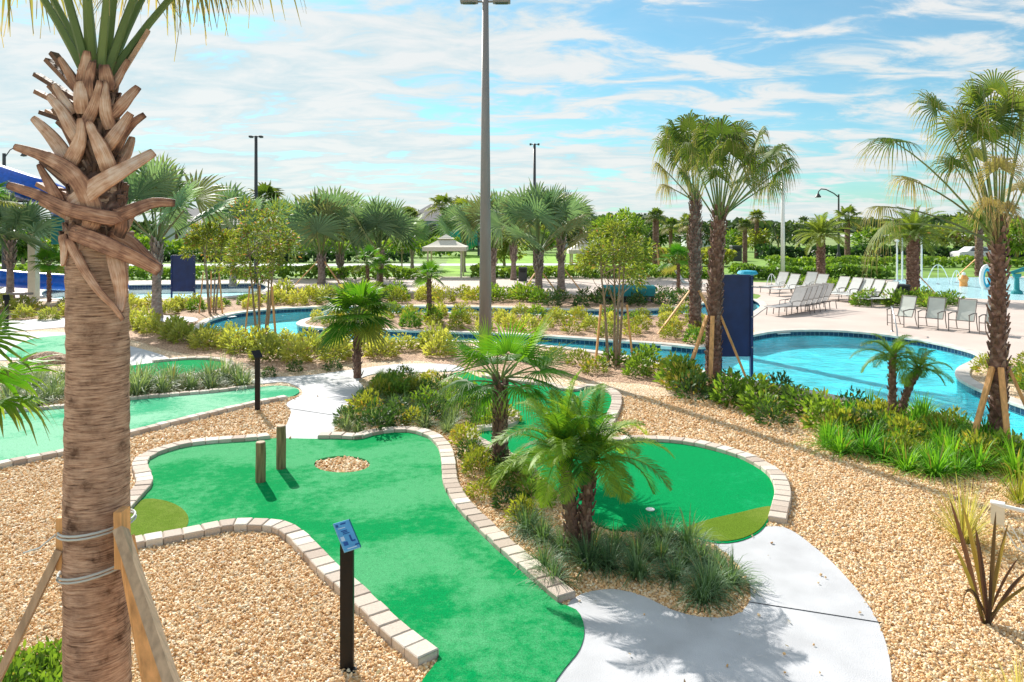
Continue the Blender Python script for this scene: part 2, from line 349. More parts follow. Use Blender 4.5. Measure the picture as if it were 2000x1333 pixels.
def tilemat():
    m, t, o = mat('pool_tile'); L = t.links.new
    uv = N(t, 'ShaderNodeTexCoord'); br = N(t, 'ShaderNodeTexBrick'); L(uv.outputs['UV'], br.inputs[0])
    br.offset = 0; br.inputs['Color1'].default_value = (.006, .012, .05, 1); br.inputs['Color2'].default_value = (.012, .03, .10, 1); br.inputs['Mortar'].default_value = (.22, .28, .34, 1)
    br.inputs['Scale'].default_value = 1; br.inputs['Mortar Size'].default_value = .006; br.inputs['Brick Width'].default_value = .15; br.inputs['Row Height'].default_value = .15
    b = N(t, 'ShaderNodeBsdfPrincipled'); b.inputs['Roughness'].default_value = .15; L(br.outputs[0], b.inputs[0]); L(b.outputs[0], o.inputs[0]); return m
M['tile'] = tilemat()
def watermat(name, tintc, wscale=2.2, strength=.35, foam=0):
    m, t, o = mat(name); L = t.links.new
    tc = N(t, 'ShaderNodeTexCoord'); mp = N(t, 'ShaderNodeMapping'); mp.inputs['Scale'].default_value = (1, 1.3, 1); L(tc.outputs['Object'], mp.inputs[0])
    n = N(t, 'ShaderNodeTexNoise'); n.inputs['Scale'].default_value = wscale; n.inputs['Detail'].default_value = 4; n.inputs['Distortion'].default_value = 1.2; L(mp.outputs[0], n.inputs[0])
    bp = N(t, 'ShaderNodeBump'); bp.inputs[0].default_value = strength; bp.inputs[1].default_value = .12; L(n.outputs[0], bp.inputs['Height'])
    tr = N(t, 'ShaderNodeBsdfTransparent'); tr.inputs[0].default_value = (*tintc, 1)
    gl = N(t, 'ShaderNodeBsdfGlossy'); gl.inputs['Roughness'].default_value = .06; L(bp.outputs[0], gl.inputs['Normal'])
    fr = N(t, 'ShaderNodeLayerWeight'); L(bp.outputs[0], fr.inputs['Normal'])
    pw = N(t, 'ShaderNodeMath', operation='POWER'); L(fr.outputs['Facing'], pw.inputs[0]); pw.inputs[1].default_value = 5
    ma = N(t, 'ShaderNodeMath', operation='MULTIPLY_ADD'); L(pw.outputs[0], ma.inputs[0]); ma.inputs[1].default_value = .7; ma.inputs[2].default_value = .02
    ms = N(t, 'ShaderNodeMixShader'); L(ma.outputs[0], ms.inputs[0]); L(tr.outputs[0], ms.inputs[1]); L(gl.outputs[0], ms.inputs[2])
    L(ms.outputs[0], o.inputs[0]); return m
M['water'] = watermat('water', (.66, .97, 1.0), 2.6, .4)
M['jet'] = simple('jet', (.85, .92, .95), .2, var=.02)
# foliage
def barkmat():
    m, t, o = mat('bark'); L = t.links.new
    tc = N(t, 'ShaderNodeTexCoord'); mp = N(t, 'ShaderNodeMapping'); mp.inputs['Scale'].default_value = (2.6, 2.6, 36); L(tc.outputs['Object'], mp.inputs[0])
    n1 = N(t, 'ShaderNodeTexNoise'); n1.inputs['Scale'].default_value = 3; n1.inputs['Detail'].default_value = 9; n1.inputs['Roughness'].default_value = .7; n1.inputs['Distortion'].default_value = .35; L(mp.outputs[0], n1.inputs[0])
    n2 = N(t, 'ShaderNodeTexNoise'); n2.inputs['Scale'].default_value = 7; n2.inputs['Detail'].default_value = 8; n2.inputs['Roughness'].default_value = .65; L(tc.outputs['Object'], n2.inputs[0])
    r1 = ramp(t, [(.35, (.11, .06, .042)), (.44, (.38, .235, .165)), (.56, (.58, .40, .30)), (.75, (.74, .57, .46))]); L(n1.outputs[0], r1.inputs[0])
    r2 = ramp(t, [(.33, (.30, .24, .21)), (.43, (.80, .75, .72)), (.58, (1.12, 1.07, 1.03))]); L(n2.outputs[0], r2.inputs[0])
    mx = N(t, 'ShaderNodeMix', data_type='RGBA', blend_type='MULTIPLY', i_0=1.0); L(r1.outputs[0], mx.inputs[6]); L(r2.outputs[0], mx.inputs[7])
    b = N(t, 'ShaderNodeBsdfPrincipled'); b.inputs['Roughness'].default_value = .9; L(mx.outputs[2], b.inputs[0])
    bp = N(t, 'ShaderNodeBump'); bp.inputs[0].default_value = .9; bp.inputs[1].default_value = .015; L(n1.outputs[0], bp.inputs['Height']); L(bp.outputs[0], b.inputs['Normal'])
    L(b.outputs[0], o.inputs[0]); return m
M['bark'] = barkmat()
M['bark_grey'] = tonemat('bark_grey', (.15, .11, .09), (.28, .21, .18), (.42, .34, .30), rough=.9, bump=.6, bscale=20, nscale=15, stretch=(1, 1, 5), fine=.35)
M['boot'] = tonemat('boot', (.075, .035, .025), (.40, .215, .135), (.68, .46, .345), rough=.7, bump=.6, bscale=38, nscale=22, stretch=(1, 1, 1), fine=.32)
def bootmat():          # fibres run along the leaf base: Col.g is across, Col.b along, Col.r tone
    m, t, o = mat('boot_fibre'); L = t.links.new
    at = N(t, 'ShaderNodeAttribute', attribute_name='Col'); sp = N(t, 'ShaderNodeSeparateColor'); L(at.outputs[0], sp.inputs[0])
    oi = N(t, 'ShaderNodeObjectInfo'); mu = N(t, 'ShaderNodeMath', operation='MULTIPLY'); L(oi.outputs['Random'], mu.inputs[0]); mu.inputs[1].default_value = 40
    cb = N(t, 'ShaderNodeCombineXYZ'); L(sp.outputs[1], cb.inputs[0]); L(sp.outputs[2], cb.inputs[1]); L(mu.outputs[0], cb.inputs[2])
    mp = N(t, 'ShaderNodeMapping'); mp.inputs['Scale'].default_value = (9, 1.6, 1); L(cb.outputs[0], mp.inputs[0])
    n = N(t, 'ShaderNodeTexNoise'); n.inputs['Scale'].default_value = 1.6; n.inputs['Detail'].default_value = 7; n.inputs['Roughness'].default_value = .65; L(mp.outputs[0], n.inputs[0])
    tc = N(t, 'ShaderNodeTexCoord'); n2 = N(t, 'ShaderNodeTexNoise'); n2.inputs['Scale'].default_value = 16; n2.inputs['Detail'].default_value = 6; L(tc.outputs['Object'], n2.inputs[0])
    a = N(t, 'ShaderNodeMath', operation='MULTIPLY_ADD'); L(n.outputs[0], a.inputs[0]); a.inputs[1].default_value = 1.25; L(sp.outputs[0], a.inputs[2])
    b_ = N(t, 'ShaderNodeMath', operation='MULTIPLY_ADD'); L(n2.outputs[0], b_.inputs[0]); b_.inputs[1].default_value = .7; L(a.outputs[0], b_.inputs[2])
    c_ = N(t, 'ShaderNodeMath', operation='SUBTRACT'); L(b_.outputs[0], c_.inputs[0]); c_.inputs[1].default_value = 1.04
    r = ramp(t, [(0, (.07, .035, .025)), (.28, (.27, .125, .08)), (.52, (.50, .265, .17)), (.75, (.68, .44, .325)), (1, (.80, .62, .53))]); L(c_.outputs[0], r.inputs[0])
    b = N(t, 'ShaderNodeBsdfPrincipled'); b.inputs['Roughness'].default_value = .7; L(r.outputs[0], b.inputs[0])
    bp = N(t, 'ShaderNodeBump'); bp.inputs[0].default_value = .6; bp.inputs[1].default_value = .01; L(n.outputs[0], bp.inputs['Height']); L(bp.outputs[0], b.inputs['Normal'])
    L(b.outputs[0], o.inputs[0]); return m
M['boot_fibre'] = bootmat()
M['boots_dark'] = tonemat('boots_dark', (.09, .05, .035), (.19, .10, .075), (.34, .23, .18), rough=.85, bump=.5, bscale=30, nscale=22, fine=.4)
M['stem'] = simple('stem', (.30, .22, .15), .8, var=.3, scale=12)
M['lumber'] = simple('lumber', (.72, .38, .15), .7, var=.28, scale=5, stretch=(5, 5, .6), bump=.2, bscale=30)
M['lumber_grey'] = simple('lumber_grey', (.50, .35, .23), .75, var=.25, scale=5, stretch=(5, 5, .6), bump=.2, bscale=30)
M['post_wood'] = simple('post_wood', (.24, .17, .09), .85, var=.45, scale=7, stretch=(4, 4, .5), bump=.4, bscale=40)
M['lf_wash'] = leafmat('lf_wash', (.045, .095, .02), (.15, .20, .04), dead=(.50, .36, .25), trans=.38)
M['lf_bis'] = leafmat('lf_bis', (.08, .15, .085), (.28, .39, .23), dead=(.32, .28, .13), trans=.3, tcol=(1.3, 1.5, .7))
M['lf_fan'] = leafmat('lf_fan', (.03, .13, .015), (.12, .27, .02), trans=.42)
M['lf_date'] = leafmat('lf_date', (.06, .12, .03), (.20, .26, .05), trans=.38)
M['lf_pyg'] = leafmat('lf_pyg', (.03, .12, .02), (.30, .43, .03), trans=.42)
M['lf_pet'] = leafmat('lf_pet', (.10, .17, .06), (.26, .32, .12), dead=(.34, .19, .10), trans=.12)
M['lf_yel'] = leafmat('lf_yel', (.15, .20, .045), (.50, .50, .15), trans=.38)
M['lf_straw'] = leafmat('lf_straw', (.30, .30, .08), (.62, .56, .24), trans=.3)
M['lf_grn'] = leafmat('lf_grn', (.045, .13, .02), (.22, .33, .05), trans=.36)
M['lf_mix'] = leafmat('lf_mix', (.08, .13, .025), (.36, .37, .06), dead=(.5, .28, .07), trans=.36)
M['lf_dark'] = leafmat('lf_dark', (.018, .055, .018), (.07, .14, .04), trans=.3)
M['lf_lir'] = leafmat('lf_lir', (.03, .09, .035), (.20, .32, .17), trans=.25)
M['lf_sil'] = leafmat('lf_sil', (.06, .13, .06), (.32, .40, .24), trans=.25)
M['lf_lily'] = leafmat('lf_lily', (.045, .20, .02), (.20, .42, .04), trans=.4)
M['lf_bronze'] = leafmat('lf_bronze', (.07, .035, .03), (.27, .21, .05), trans=.3)
M['lf_far'] = leafmat('lf_far', (.03, .07, .025), (.09, .14, .05), trans=.2)
M['lf_tree'] = leafmat('lf_tree', (.10, .14, .03), (.30, .33, .07), dead=(.38, .15, .10), trans=.4)
M['lf_pink'] = leafmat('lf_pink', (.45, .16, .13), (.6, .36, .28), trans=.3)
M['lawn'] = simple('lawn', (.17, .30, .035), .9, var=.45, scale=.35, bump=.5, bscale=20)
M['lawn_far'] = simple('lawn_far', (.20, .27, .07), .9, var=.35, scale=.05)
# ============================================================ the setting
pool_px = [(395,640),(420,624),(480,611),(560,604),(650,601),(800,600),(1000,603),(1150,607),(1260,607),(1340,600),(1400,590),(1465,586),(1486,597),(1470,612),(1445,630),(1438,648),(1450,661),(1475,656),(1510,650),(1560,647),(1640,648),(1720,655),(1800,667),(1870,682),(1908,694),(1900,706),(1872,722),(1870,738),(1890,752),(1940,775),(2010,800),(2150,840),(2400,900),(2400,990),(2150,925),(2050,885),(1960,850),(1850,815),(1750,795),(1650,780),(1560,762),(1480,748),(1420,737),(1340,720),(1250,702),(1150,686),(1050,676),(900,668),(700,668),(560,667),(470,668),(420,660),(398,650)]
isl_px = [(580,633),(600,624),(640,618),(700,614),(850,612),(1000,615),(1150,619),(1260,619),(1340,614),(1380,618),(1402,635),(1412,655),(1400,674),(1370,681),(1300,675),(1200,668),(1100,661),(1000,655),(850,650),(700,645),(620,643),(590,639)]
pool2_px = [(120,562),(240,558),(400,556),(500,555),(520,561),(505,572),(450,580),(380,584),(240,586),(100,584)]
pad_px = [(1735,556),(1760,547),(1850,543),(2000,543),(2300,545),(2500,560),(2400,586),(2000,588),(1900,584),(1800,572)]
POOL = ccw(poly_px(pool_px, step=.3)); ISL = ccw(poly_px(isl_px, step=.3)); POOL2 = ccw(poly_px(pool2_px, step=.5)); PAD = ccw(poly_px(pad_px, step=.6))
rect = lambda x0, y0, x1, y1: [Vector((x0, y0, 0)), Vector((x1, y0, 0)), Vector((x1, y1, 0)), Vector((x0, y1, 0))]
g = slab('ground', rect(-1600, -30, 1600, 1800), 0, 0, M['lawn'], [POOL, POOL2]); tag(g, kind='structure')
g = slab('far_field', rect(-1500, 150, 1500, 1790), .02, .02, M['lawn_far']); tag(g, kind='structure')
bed = rect(-34, -6, 30, 35.2)
g = slab('gravel_bed', bed, .006, .006, M['gravel'], [POOL]); tag(g, kind='structure')
# mulch further back (redder)
mul = [(-400,608),(0,600),(240,592),(380,588),(520,580),(700,574),(1000,575),(1250,578),(1400,566),(1470,580),(1440,584),(1400,585),(1330,594),(1260,601),(1150,601),(1000,597),(800,594),(650,595),(560,598),(480,604),(410,618),(380,640),(405,668),(470,676),(560,676),(700,676),(900,676),(1050,684),(1150,694),(1250,711),(1340,730),(1400,748),(1380,775),(1250,750),(1150,745),(1050,735),(900,722),(820,705),(700,710),(560,728),(440,700),(350,690),(240,660),(130,640),(-400,660)]
MUL = poly_px(mul, step=.4); g = slab('mulch_bed', MUL, .010, .010, M['mulch']); tag(g, kind='structure')
deck_px = [(-250,556),(240,549),(500,546),(700,543),(1000,541),(1250,541),(1400,548),(1500,553),(1640,552),(1720,547),(2400,536),(3200,540),(3000,700),(2300,760),(2080,722),(2000,712),(1960,700),(1905,700),(1800,700),(1500,700),(1475,650),(1468,625),(1482,606),(1470,592),(1475,575),(1360,572),(1250,574),(1060,578),(900,574),(700,572),(520,578),(380,587),(100,590),(-250,596)]
DECK = poly_px(deck_px, step=.5); g = slab('pool_deck', DECK, .0, .020, M['deck'], []); 
# (rebuilt below with the pool holes cut out)
bpy.data.objects.remove(g)
def clip_outer(poly, hole):      # deck edge crosses the pool outline, so cut it with a boolean in the plane
    pass
def bool_slab(name, outer, z1, m, cutters):
    import bmesh
    o = slab(name, outer, z1-.03, z1, m); 
    bm = bmesh.new(); bm.from_mesh(o.data)
    fl = ccw(outer); 
    bm.free()
    # closed prism + exact boolean
    def prism(poly, a, b):
        poly = ccw(poly); n = len(poly); V = [(v.x, v.y, a) for v in poly]+[(v.x, v.y, b) for v in poly]
        tr = tessellate_polygon([[Vector((v.x, v.y, 0)) for v in poly]]); T = []
        for i, j, k in tr:
            ar = (poly[j].x-poly[i].x)*(poly[k].y-poly[i].y)-(poly[k].x-poly[i].x)*(poly[j].y-poly[i].y)
            if ar < 0: j, k = k, j
            T.append((i+n, j+n, k+n)); T.append((i, k, j))
        return new_mesh('tmp', V, [(k, (k+1) % n, (k+1) % n+n, k+n) for k in range(n)], T)
    o.data = prism(outer, z1-.03, z1); o.data.materials.append(m)
    for c in cutters:
        co = bpy.data.objects.new('cutter', prism(c, -1, 1)); COL.objects.link(co)
        md = o.modifiers.new('b', 'BOOLEAN'); md.operation = 'DIFFERENCE'; md.object = co; md.solver = 'EXACT'
        dg = bpy.context.evaluated_depsgraph_get(); me = bpy.data.meshes.new_from_object(o.evaluated_get(dg)); o.modifiers.clear(); o.data = me
        bpy.data.objects.remove(co)
    return o
g = bool_slab('pool_deck', DECK, .022, M['deck'], [POOL, POOL2, PAD]); tag(g, kind='structure')
# splash pad
g = slab('splash_pad', PAD, .0, .012, M['plaster_pale']); tag(g, kind='structure')
g = slab('splash_pad_water', PAD, .016, .016, watermat('thin_water', (.86, .97, 1), 6, .3)); tag(g, kind='structure')
# paved walks
paths = {
 'centre': [(545,860),(560,830),(568,805),(560,790),(590,772),(580,757),(550,748),(500,752),(495,742),(600,735),(700,722),(780,713),(880,714),(905,724),(820,729),(745,730),(702,742),(709,757),(702,778),(675,800),(655,830),(640,862)],
 'right': [(1395,1066),(1450,1056),(1500,1032),(1532,1034),(1600,1080),(1660,1140),(1710,1210),(1735,1280),(1742,1340),(1745,1480),(1700,1650),(1000,1700),(1040,1420),(1085,1333),(1120,1290),(1125,1230),(1105,1192),(1135,1165),(1200,1155),(1260,1170),(1310,1195),(1370,1210),(1430,1208),(1460,1187),(1466,1160),(1450,1120),(1420,1085)],
 'left': [(-160,662),(40,650),(140,652),(240,674),(330,704),(300,722),(235,737),(100,706),(-160,705)],
 'back': [(-160,640),(20,628),(130,622),(260,616),(380,622),(375,630),(240,632),(130,640),(0,650),(-160,655)]}
PW = {k: ccw(poly_px(v, step=.1)) for k, v in paths.items()}
# --- turf
A = [(260,999),(281,973),(297,955),(296,935),(289,921),(296,900),(322,889),(364,877),(432,869),(494,865),(520,861),(560,860),(620,861),(660,861),(700,862),(740,852),(790,848),(830,858),(854,878),(861,905),(866,950),(885,990),(920,1030),(960,1070),(1010,1115),(1050,1150),(1090,1183),(1125,1197),(1141,1232),(1132,1275),(1105,1310),(1080,1345),(1040,1420),(960,1480),(860,1440),(820,1350),(845,1310),(857,1288),(796,1240),(712,1162),(656,1112),(598,1054),(560,1031),(510,1026),(447,1028),(364,1044),(281,1059),(250,1066),(240,1030)]
B = [(880,735),(925,758),(965,785),(1000,805),(1015,818),(1010,832),(985,842),(950,845),(932,852),(940,865),(965,877),(1000,895),(1050,930),(1100,975),(1150,1020),(1190,1038),(1250,1042),(1310,1040),(1350,1054),(1400,1066),(1440,1063),(1480,1046),(1500,1022),(1508,992),(1512,965),(1500,935),(1460,907),(1400,886),(1330,871),(1260,867),(1205,869),(1168,866),(1165,850),(1180,825),(1194,795),(1188,772),(1155,761),(1115,769),(1060,757),(1000,750),(940,740),(905,728)]
Dp = [(-200,965),(0,912),(130,885),(245,852),(380,818),(500,790),(560,780),(584,769),(575,760),(540,756),(500,760),(440,768),(245,786),(130,800),(0,812),(-200,830)]
Fp = [(232,742),(230,722),(300,711),(380,705),(430,709),(440,717),(425,728),(390,735),(300,743)]
Ep = [(20,700),(40,672),(80,661),(150,656),(160,690),(80,699)]
TA, TB, TD, TF, TE = [ccw(poly_px(p, step=.08)) for p in (A, B, Dp, Fp, Ep)]
HOLE = ccw(spline([G(668+55*math.cos(a), 911+16.5*math.sin(a)) for a in [k*math.pi/5 for k in range(10)]], .1))
TZ = .030
for k, v in PW.items():
    tag(slab({'centre': 'central_path', 'right': 'curved_path', 'left': 'left_path', 'back': 'back_path'}[k], v, -.02, .021, M['concrete']), kind='structure')
tag(slab('putting_green', TA, -.02, TZ, M['turf'], [HOLE]), kind='structure')
tag(slab('putting_green', TB, -.02, TZ, M['turf_deep']), kind='structure')
tag(slab('putting_green', TD, -.02, TZ, M['turf_pale_glare']), kind='structure')
tag(slab('putting_green', TF, -.02, TZ, M['turf_deep']), kind='structure')
tag(slab('putting_green', TE, -.02, TZ, M['turf_pale_glare']), kind='structure')
fr1 = poly_px([(262,998),(283,980),(315,982),(350,995),(368,1018),(358,1040),(320,1050),(283,1058),(254,1062),(246,1030)], step=.08)
fr2 = poly_px([(1348,1051),(1340,1038),(1380,1022),(1440,1008),(1506,995),(1498,1021),(1478,1044),(1440,1060),(1400,1063)], step=.08)
tag(slab('rough_patch', fr1, TZ+.001, TZ+.006, M['fringe']), kind='structure')
tag(slab('rough_patch', fr2, TZ+.001, TZ+.006, M['fringe']), kind='structure')
# expansion joint grooves as thin dark strips
mb = MB()
for a, b in (((1462,1181),(1722,1222)), ((560,800),(660,815))):
    a, b = G(*a), G(*b); a.z = b.z = .0225; mb.beam(a, b, .001, .012, col=(0, 0, 0))
jt = mb.build('path_joint', M['dark']); tag(jt, kind='structure')
# --- paver kerbs, bricks laid one by one along the turf edge
def kerb(px, turf, label, wd=.20, ln=.19, h=.085, z0=0.0, closed=False):
    line = spline([Vector((*G(x, y)[:2], 0)) for x, y in px], .03, closed)
    d = [0]
    for i in range(1, len(line)): d.append(d[-1]+(line[i]-line[i-1]).length)
    tot = d[-1]; n = max(1, round(tot/ln)); lnn = tot/n
    def at(s):
        s = min(max(s, 0), tot)
        i = int(np.searchsorted(d, s)); i = min(max(i, 1), len(line)-1)
        f = (s-d[i-1])/max(d[i]-d[i-1], 1e-6); return line[i-1].lerp(line[i], f), (line[i]-line[i-1]).normalized()
    mid, t = at(tot/2); nrm = Vector((t.y, -t.x, 0)); sgn = -1 if inside(turf, [mid.x+nrm.x*.05], [mid.y+nrm.y*.05])[0] else 1
    mb = MB(); mo = MB(); gp = .006
    for i in range(n):
        p0, t0 = at(i*lnn+gp); p1, t1 = at((i+1)*lnn-gp)
        n0 = Vector((t0.y, -t0.x, 0))*sgn; n1 = Vector((t1.y, -t1.x, 0))*sgn
        j = rng.uniform(-.008, .008); hh = h+rng.uniform(-.005, .005); c = rng.random(); V = []
        b = .008
        for zz, ins in ((z0-.02, 0), (hh-b, 0), (hh, b)):
            q = [p0+n0*(j+ins)+t0*ins, p1+n1*(j+ins)-t1*ins, p1+n1*(wd+j-ins)-t1*ins, p0+n0*(wd+j-ins)+t0*ins]
            V += [(v.x, v.y, zz) for v in q]
        Q = [(8, 9, 10, 11)]+[(r*4+k, r*4+(k+1) % 4, (r+1)*4+(k+1) % 4, (r+1)*4+k) for r in range(2) for k in range(4)]
        if sgn < 0: Q = [tuple(reversed(q)) for q in Q]
        mb.add(V, Q, col=(c, 0, 0))
    o = mb.build('paver_kerb', M['kerb'])
    L_ = [at(k*tot/(n*2)) for k in range(n*2+1)]
    V = []
    for p, t in L_:
        nn = Vector((t.y, -t.x, 0))*sgn
        for ww in (.008, wd-.008): V.append((p.x+nn.x*ww, p.y+nn.y*ww, h-.012)); V.append((p.x+nn.x*ww, p.y+nn.y*ww, 0))
    Q = []
    for k in range(len(L_)-1):
        a = k*4; b = a+4; Q += [(a, b, b+2, a+2), (a, a+1, b+1, b), (a+2, b+2, b+3, a+3)]
    mm = new_mesh('mortar', V, Q); put(mm, 'mortar', M['mortar'], o)
    tag(o, label, 'kerb', 'paver kerbs around the putting greens')
    poly = [p+Vector((t.y, -t.x, 0))*sgn*(-.02) for p, t in L_]+[p+Vector((t.y, -t.x, 0))*sgn*(wd+.02) for p, t in reversed(L_)]
    KERBS.append(ccw(poly)); return o
KERBS = []
kerb([(255,1003),(281,973),(297,955),(296,935),(289,921),(296,900),(322,889),(364,877),(432,869),(494,865),(528,861)], TA, 'tan paver kerb curling round the upper left of the nearest green behind the big palm')
kerb([(620,861),(660,861),(700,862),(740,852),(790,848),(830,858),(854,878),(861,905),(866,950),(885,990),(920,1030),(960,1070),(1010,1115),(1050,1150),(1090,1183)], TA, 'long tan paver kerb between the nearest green and the planted bed with the pygmy palm')
kerb([(240,1068),(281,1059),(364,1044),(447,1028),(510,1026),(560,1031),(598,1054),(656,1112),(712,1162),(796,1240),(857,1288)], TA, 'tan paver kerb beside the blue topped sign post, bending round the front gravel bed')
kerb([(1500,1022),(1508,992),(1512,965),(1500,935),(1460,907),(1400,886),(1330,871),(1260,867),(1205,869),(1168,866)], TB, 'tan paver kerb round the right green with the white cup')
kerb([(1168,862),(1180,825),(1194,795),(1188,772),(1155,761),(1115,769),(1060,757),(1000,750),(940,740)], TB, 'tan paver kerb along the far edge of the middle green by the pool bed', ln=.2)
kerb([(880,735),(925,758),(965,785),(1000,805),(1015,818),(1010,832),(985,842),(950,845),(932,852),(940,865),(965,877),(1000,895),(1050,930)], TB, 'tan paver kerb round the small green lobe behind the fan palm trunk', ln=.2)
kerb([(-200,965),(0,912),(130,885),(245,852),(380,818),(500,790),(555,780)], TD, 'thin tan paver kerb below the long pale green strip on the left', wd=.16)
kerb([(0,812),(130,800),(245,786),(440,768),(500,760)], TD, 'thin tan paver kerb above the long pale green strip, beside the silvery grass row', wd=.14)
kerb([(300,711),(380,705),(430,709),(440,717),(425,728),(390,735),(300,743)], TF, 'tan paver kerb round the small far left green', wd=.2)
# thin dark rim of the gravel hole
# --- stones
def stones():
    ico_v = []; ph = (1+5**.5)/2
    for a, b in ((-1, ph), (1, ph), (-1, -ph), (1, -ph)): ico_v.append((a, b, 0))
    for a, b in ((-1, ph), (1, ph), (-1, -ph), (1, -ph)): ico_v.append((0, a, b))
    for a, b in ((ph, -1), (ph, 1), (-ph, -1), (-ph, 1)): ico_v.append((a, 0, b))
    ico_v = np.array(ico_v)/np.linalg.norm(ico_v[0])
    ico_f = np.array([(0,11,5),(0,5,1),(0,1,7),(0,7,10),(0,10,11),(1,5,9),(5,11,4),(11,10,2),(10,7,6),(7,1,8),(3,9,4),(3,4,2),(3,2,6),(3,6,8),(3,8,9),(4,9,5),(2,4,11),(6,2,10),(8,6,7),(9,8,1)])
    X = []; Y = []; S = []; 
    for y0, y1, dens, smin, smax in ((3.0, 7.4, 2200, .0095, .023), (7.4, 10.5, 1500, .011, .024), (10.5, 15, 620, .016, .030)):
        wx = .72*y1+.5; n = int(2*wx*(y1-y0)*dens)
        x = nrng.uniform(-wx, wx, n); y = nrng.uniform(y0, y1, n); k = np.abs(x) < .72*y+.4
        x, y = x[k], y[k]; X.append(x); Y.append(y); S.append(smin+(smax-smin)*nrng.beta(1.6, 2.6, len(x)))
    X = np.concatenate(X); Y = np.concatenate(Y); S = np.concatenate(S)
    bad = inside(POOL, X, Y)
    for q in [TB, TD, TF, TE]+list(PW.values())+KERBS: bad |= inside(q, X, Y)
    bad |= inside(TA, X, Y) & ~inside(HOLE, X, Y)
    # a few stones strayed on to the paths
    pth = inside(PW['right'], X, Y) | inside(PW['centre'], X, Y); bad &= ~(pth & (nrng.random(len(X)) < .0012))
    up_ = pth[~bad]; X, Y, S = X[~bad], Y[~bad], S[~bad]; n = len(X)
    print('stones', n)
    V = np.repeat(ico_v[None], n, 0)*(1+nrng.uniform(-.18, .18, (n, 12, 1)))
    V *= np.stack([nrng.uniform(.8, 1.35, n), nrng.uniform(.65, 1.0, n), nrng.uniform(.45, .8, n)], 1)[:, None]*S[:, None, None]
    q = nrng.normal(size=(n, 4)); q[:, 1:3] *= .45; q /= np.linalg.norm(q, axis=1)[:, None]
    w_, x, y, z = q.T
    Rm = np.stack([1-2*(y*y+z*z), 2*(x*y-z*w_), 2*(x*z+y*w_), 2*(x*y+z*w_), 1-2*(x*x+z*z), 2*(y*z-x*w_), 2*(x*z-y*w_), 2*(y*z+x*w_), 1-2*(x*x+y*y)], 1).reshape(n, 3, 3)
    V = np.einsum('nij,nkj->nki', Rm, V)
    zc = .006+S*nrng.uniform(.2, .6, n)+up_*.022
    V[:, :, 0] += X[:, None]; V[:, :, 1] += Y[:, None]; V[:, :, 2] += zc[:, None]
    T = (ico_f[None]+(np.arange(n)*12)[:, None, None]).reshape(-1, 3)
    tone = np.clip(nrng.normal(.56, .25, n), 0, 1)
    C = np.zeros((n, 12, 3)); C[:, :, 0] = tone[:, None]
    o = put(new_mesh('gravel', V.reshape(-1, 3), None, T, C.reshape(-1, 3)), 'gravel', M['stone'])
    tag(o, kind='stuff')
    tag(o, 'loose tan river gravel filling the beds between the greens', 'gravel')
stones()
# --- pool basin, tile band, water, coping
def wall_strip(name, poly, z1, z0, m, parent=None, outward=False, inset=0):
    poly = ccw(poly); n = len(poly); V = []; d = 0; D_ = [0]
    for i in range(n): d += (poly[(i+1) % n]-poly[i]).length; D_.append(d)
    for i in range(n+1): v = poly[i % n]; V += [(v.x, v.y, z1), (v.x, v.y, z0)]
    Q = [(i*2, i*2+1, i*2+3, i*2+2) for i in range(n)]
    if outward: Q = [tuple(reversed(q)) for q in Q]
    me = new_mesh(name, V, Q); uv = me.uv_layers.new(name='UVMap')
    for i, l in enumerate(me.loops):
        vi = l.vertex_index; uv.data[i].uv = (D_[vi//2], (z1 if vi % 2 == 0 else z0))
    return put(me, name, m, parent)
def offset_poly(poly, d):
    poly = ccw(poly); n = len(poly); out = []
    for i in range(n):
        t = (poly[(i+1) % n]-poly[i-1]).normalized(); out.append(poly[i]+Vector((t.y, -t.x, 0))*d)
    return out
def coping_ring(poly, name, w_=.30, z0=-.02, z1=.045, inner=-.03, m=None):
    a = offset_poly(poly, inner); b = offset_poly(poly, inner+w_); n = len(a); V = []
    for i in range(n):
        for p, z in ((a[i], z0), (a[i], z1-.01), (a[i].lerp(b[i], .04), z1), (b[i].lerp(a[i], .04), z1), (b[i], z1-.01), (b[i], z0)): V.append((p.x, p.y, z))
    Q = [(i*6+k, ((i+1) % n)*6+k, ((i+1) % n)*6+(k+1) % 6, i*6+(k+1) % 6) for i in range(n) for k in range(6)]
    return tag(put(new_mesh(name, V, Q), name, m or M['coping']), kind='structure')
coping_ring(POOL, 'pool_coping')
WZ = -.10
tag(wall_strip('pool_tile_band', POOL, .03, -.17, M['tile']), kind='structure')
tag(wall_strip('pool_wall', POOL, -.17, -.46, M['plaster']), kind='structure')
g = slab('pool_floor', offset_poly(POOL, .05), -.46, -.46, M['plaster']); tag(g, kind='structure')
g = slab('pool_water', offset_poly(POOL, .01), WZ, WZ, M['water']); tag(g, kind='structure')
g = slab('river_island', offset_poly(ISL, -.05), -.2, .03, M['mulch']); tag(g, kind='structure')
tag(wall_strip('island_tile_band', ISL, .03, -.17, M['tile'], outward=True), kind='structure')
tag(wall_strip('island_wall', offset_poly(ISL, -.01), -.16, -.46, M['plaster'], outward=True), kind='structure')
coping_ring(ISL, 'island_coping', inner=-.28, w_=.31)
coping_ring(POOL2, 'far_pool_coping', w_=.35)
tag(wall_strip('far_pool_tile_band', POOL2, .03, -.30, M['tile']), kind='structure')
g = slab('far_pool_floor', offset_poly(POOL2, .05), -.5, -.5, M['plaster_pale']); tag(g, kind='structure')
g = slab('far_pool_water', offset_poly(POOL2, .01), -.16, -.16, watermat('pool_water_pale', (.8, .97, 1), 3, .3)); tag(g, kind='structure')
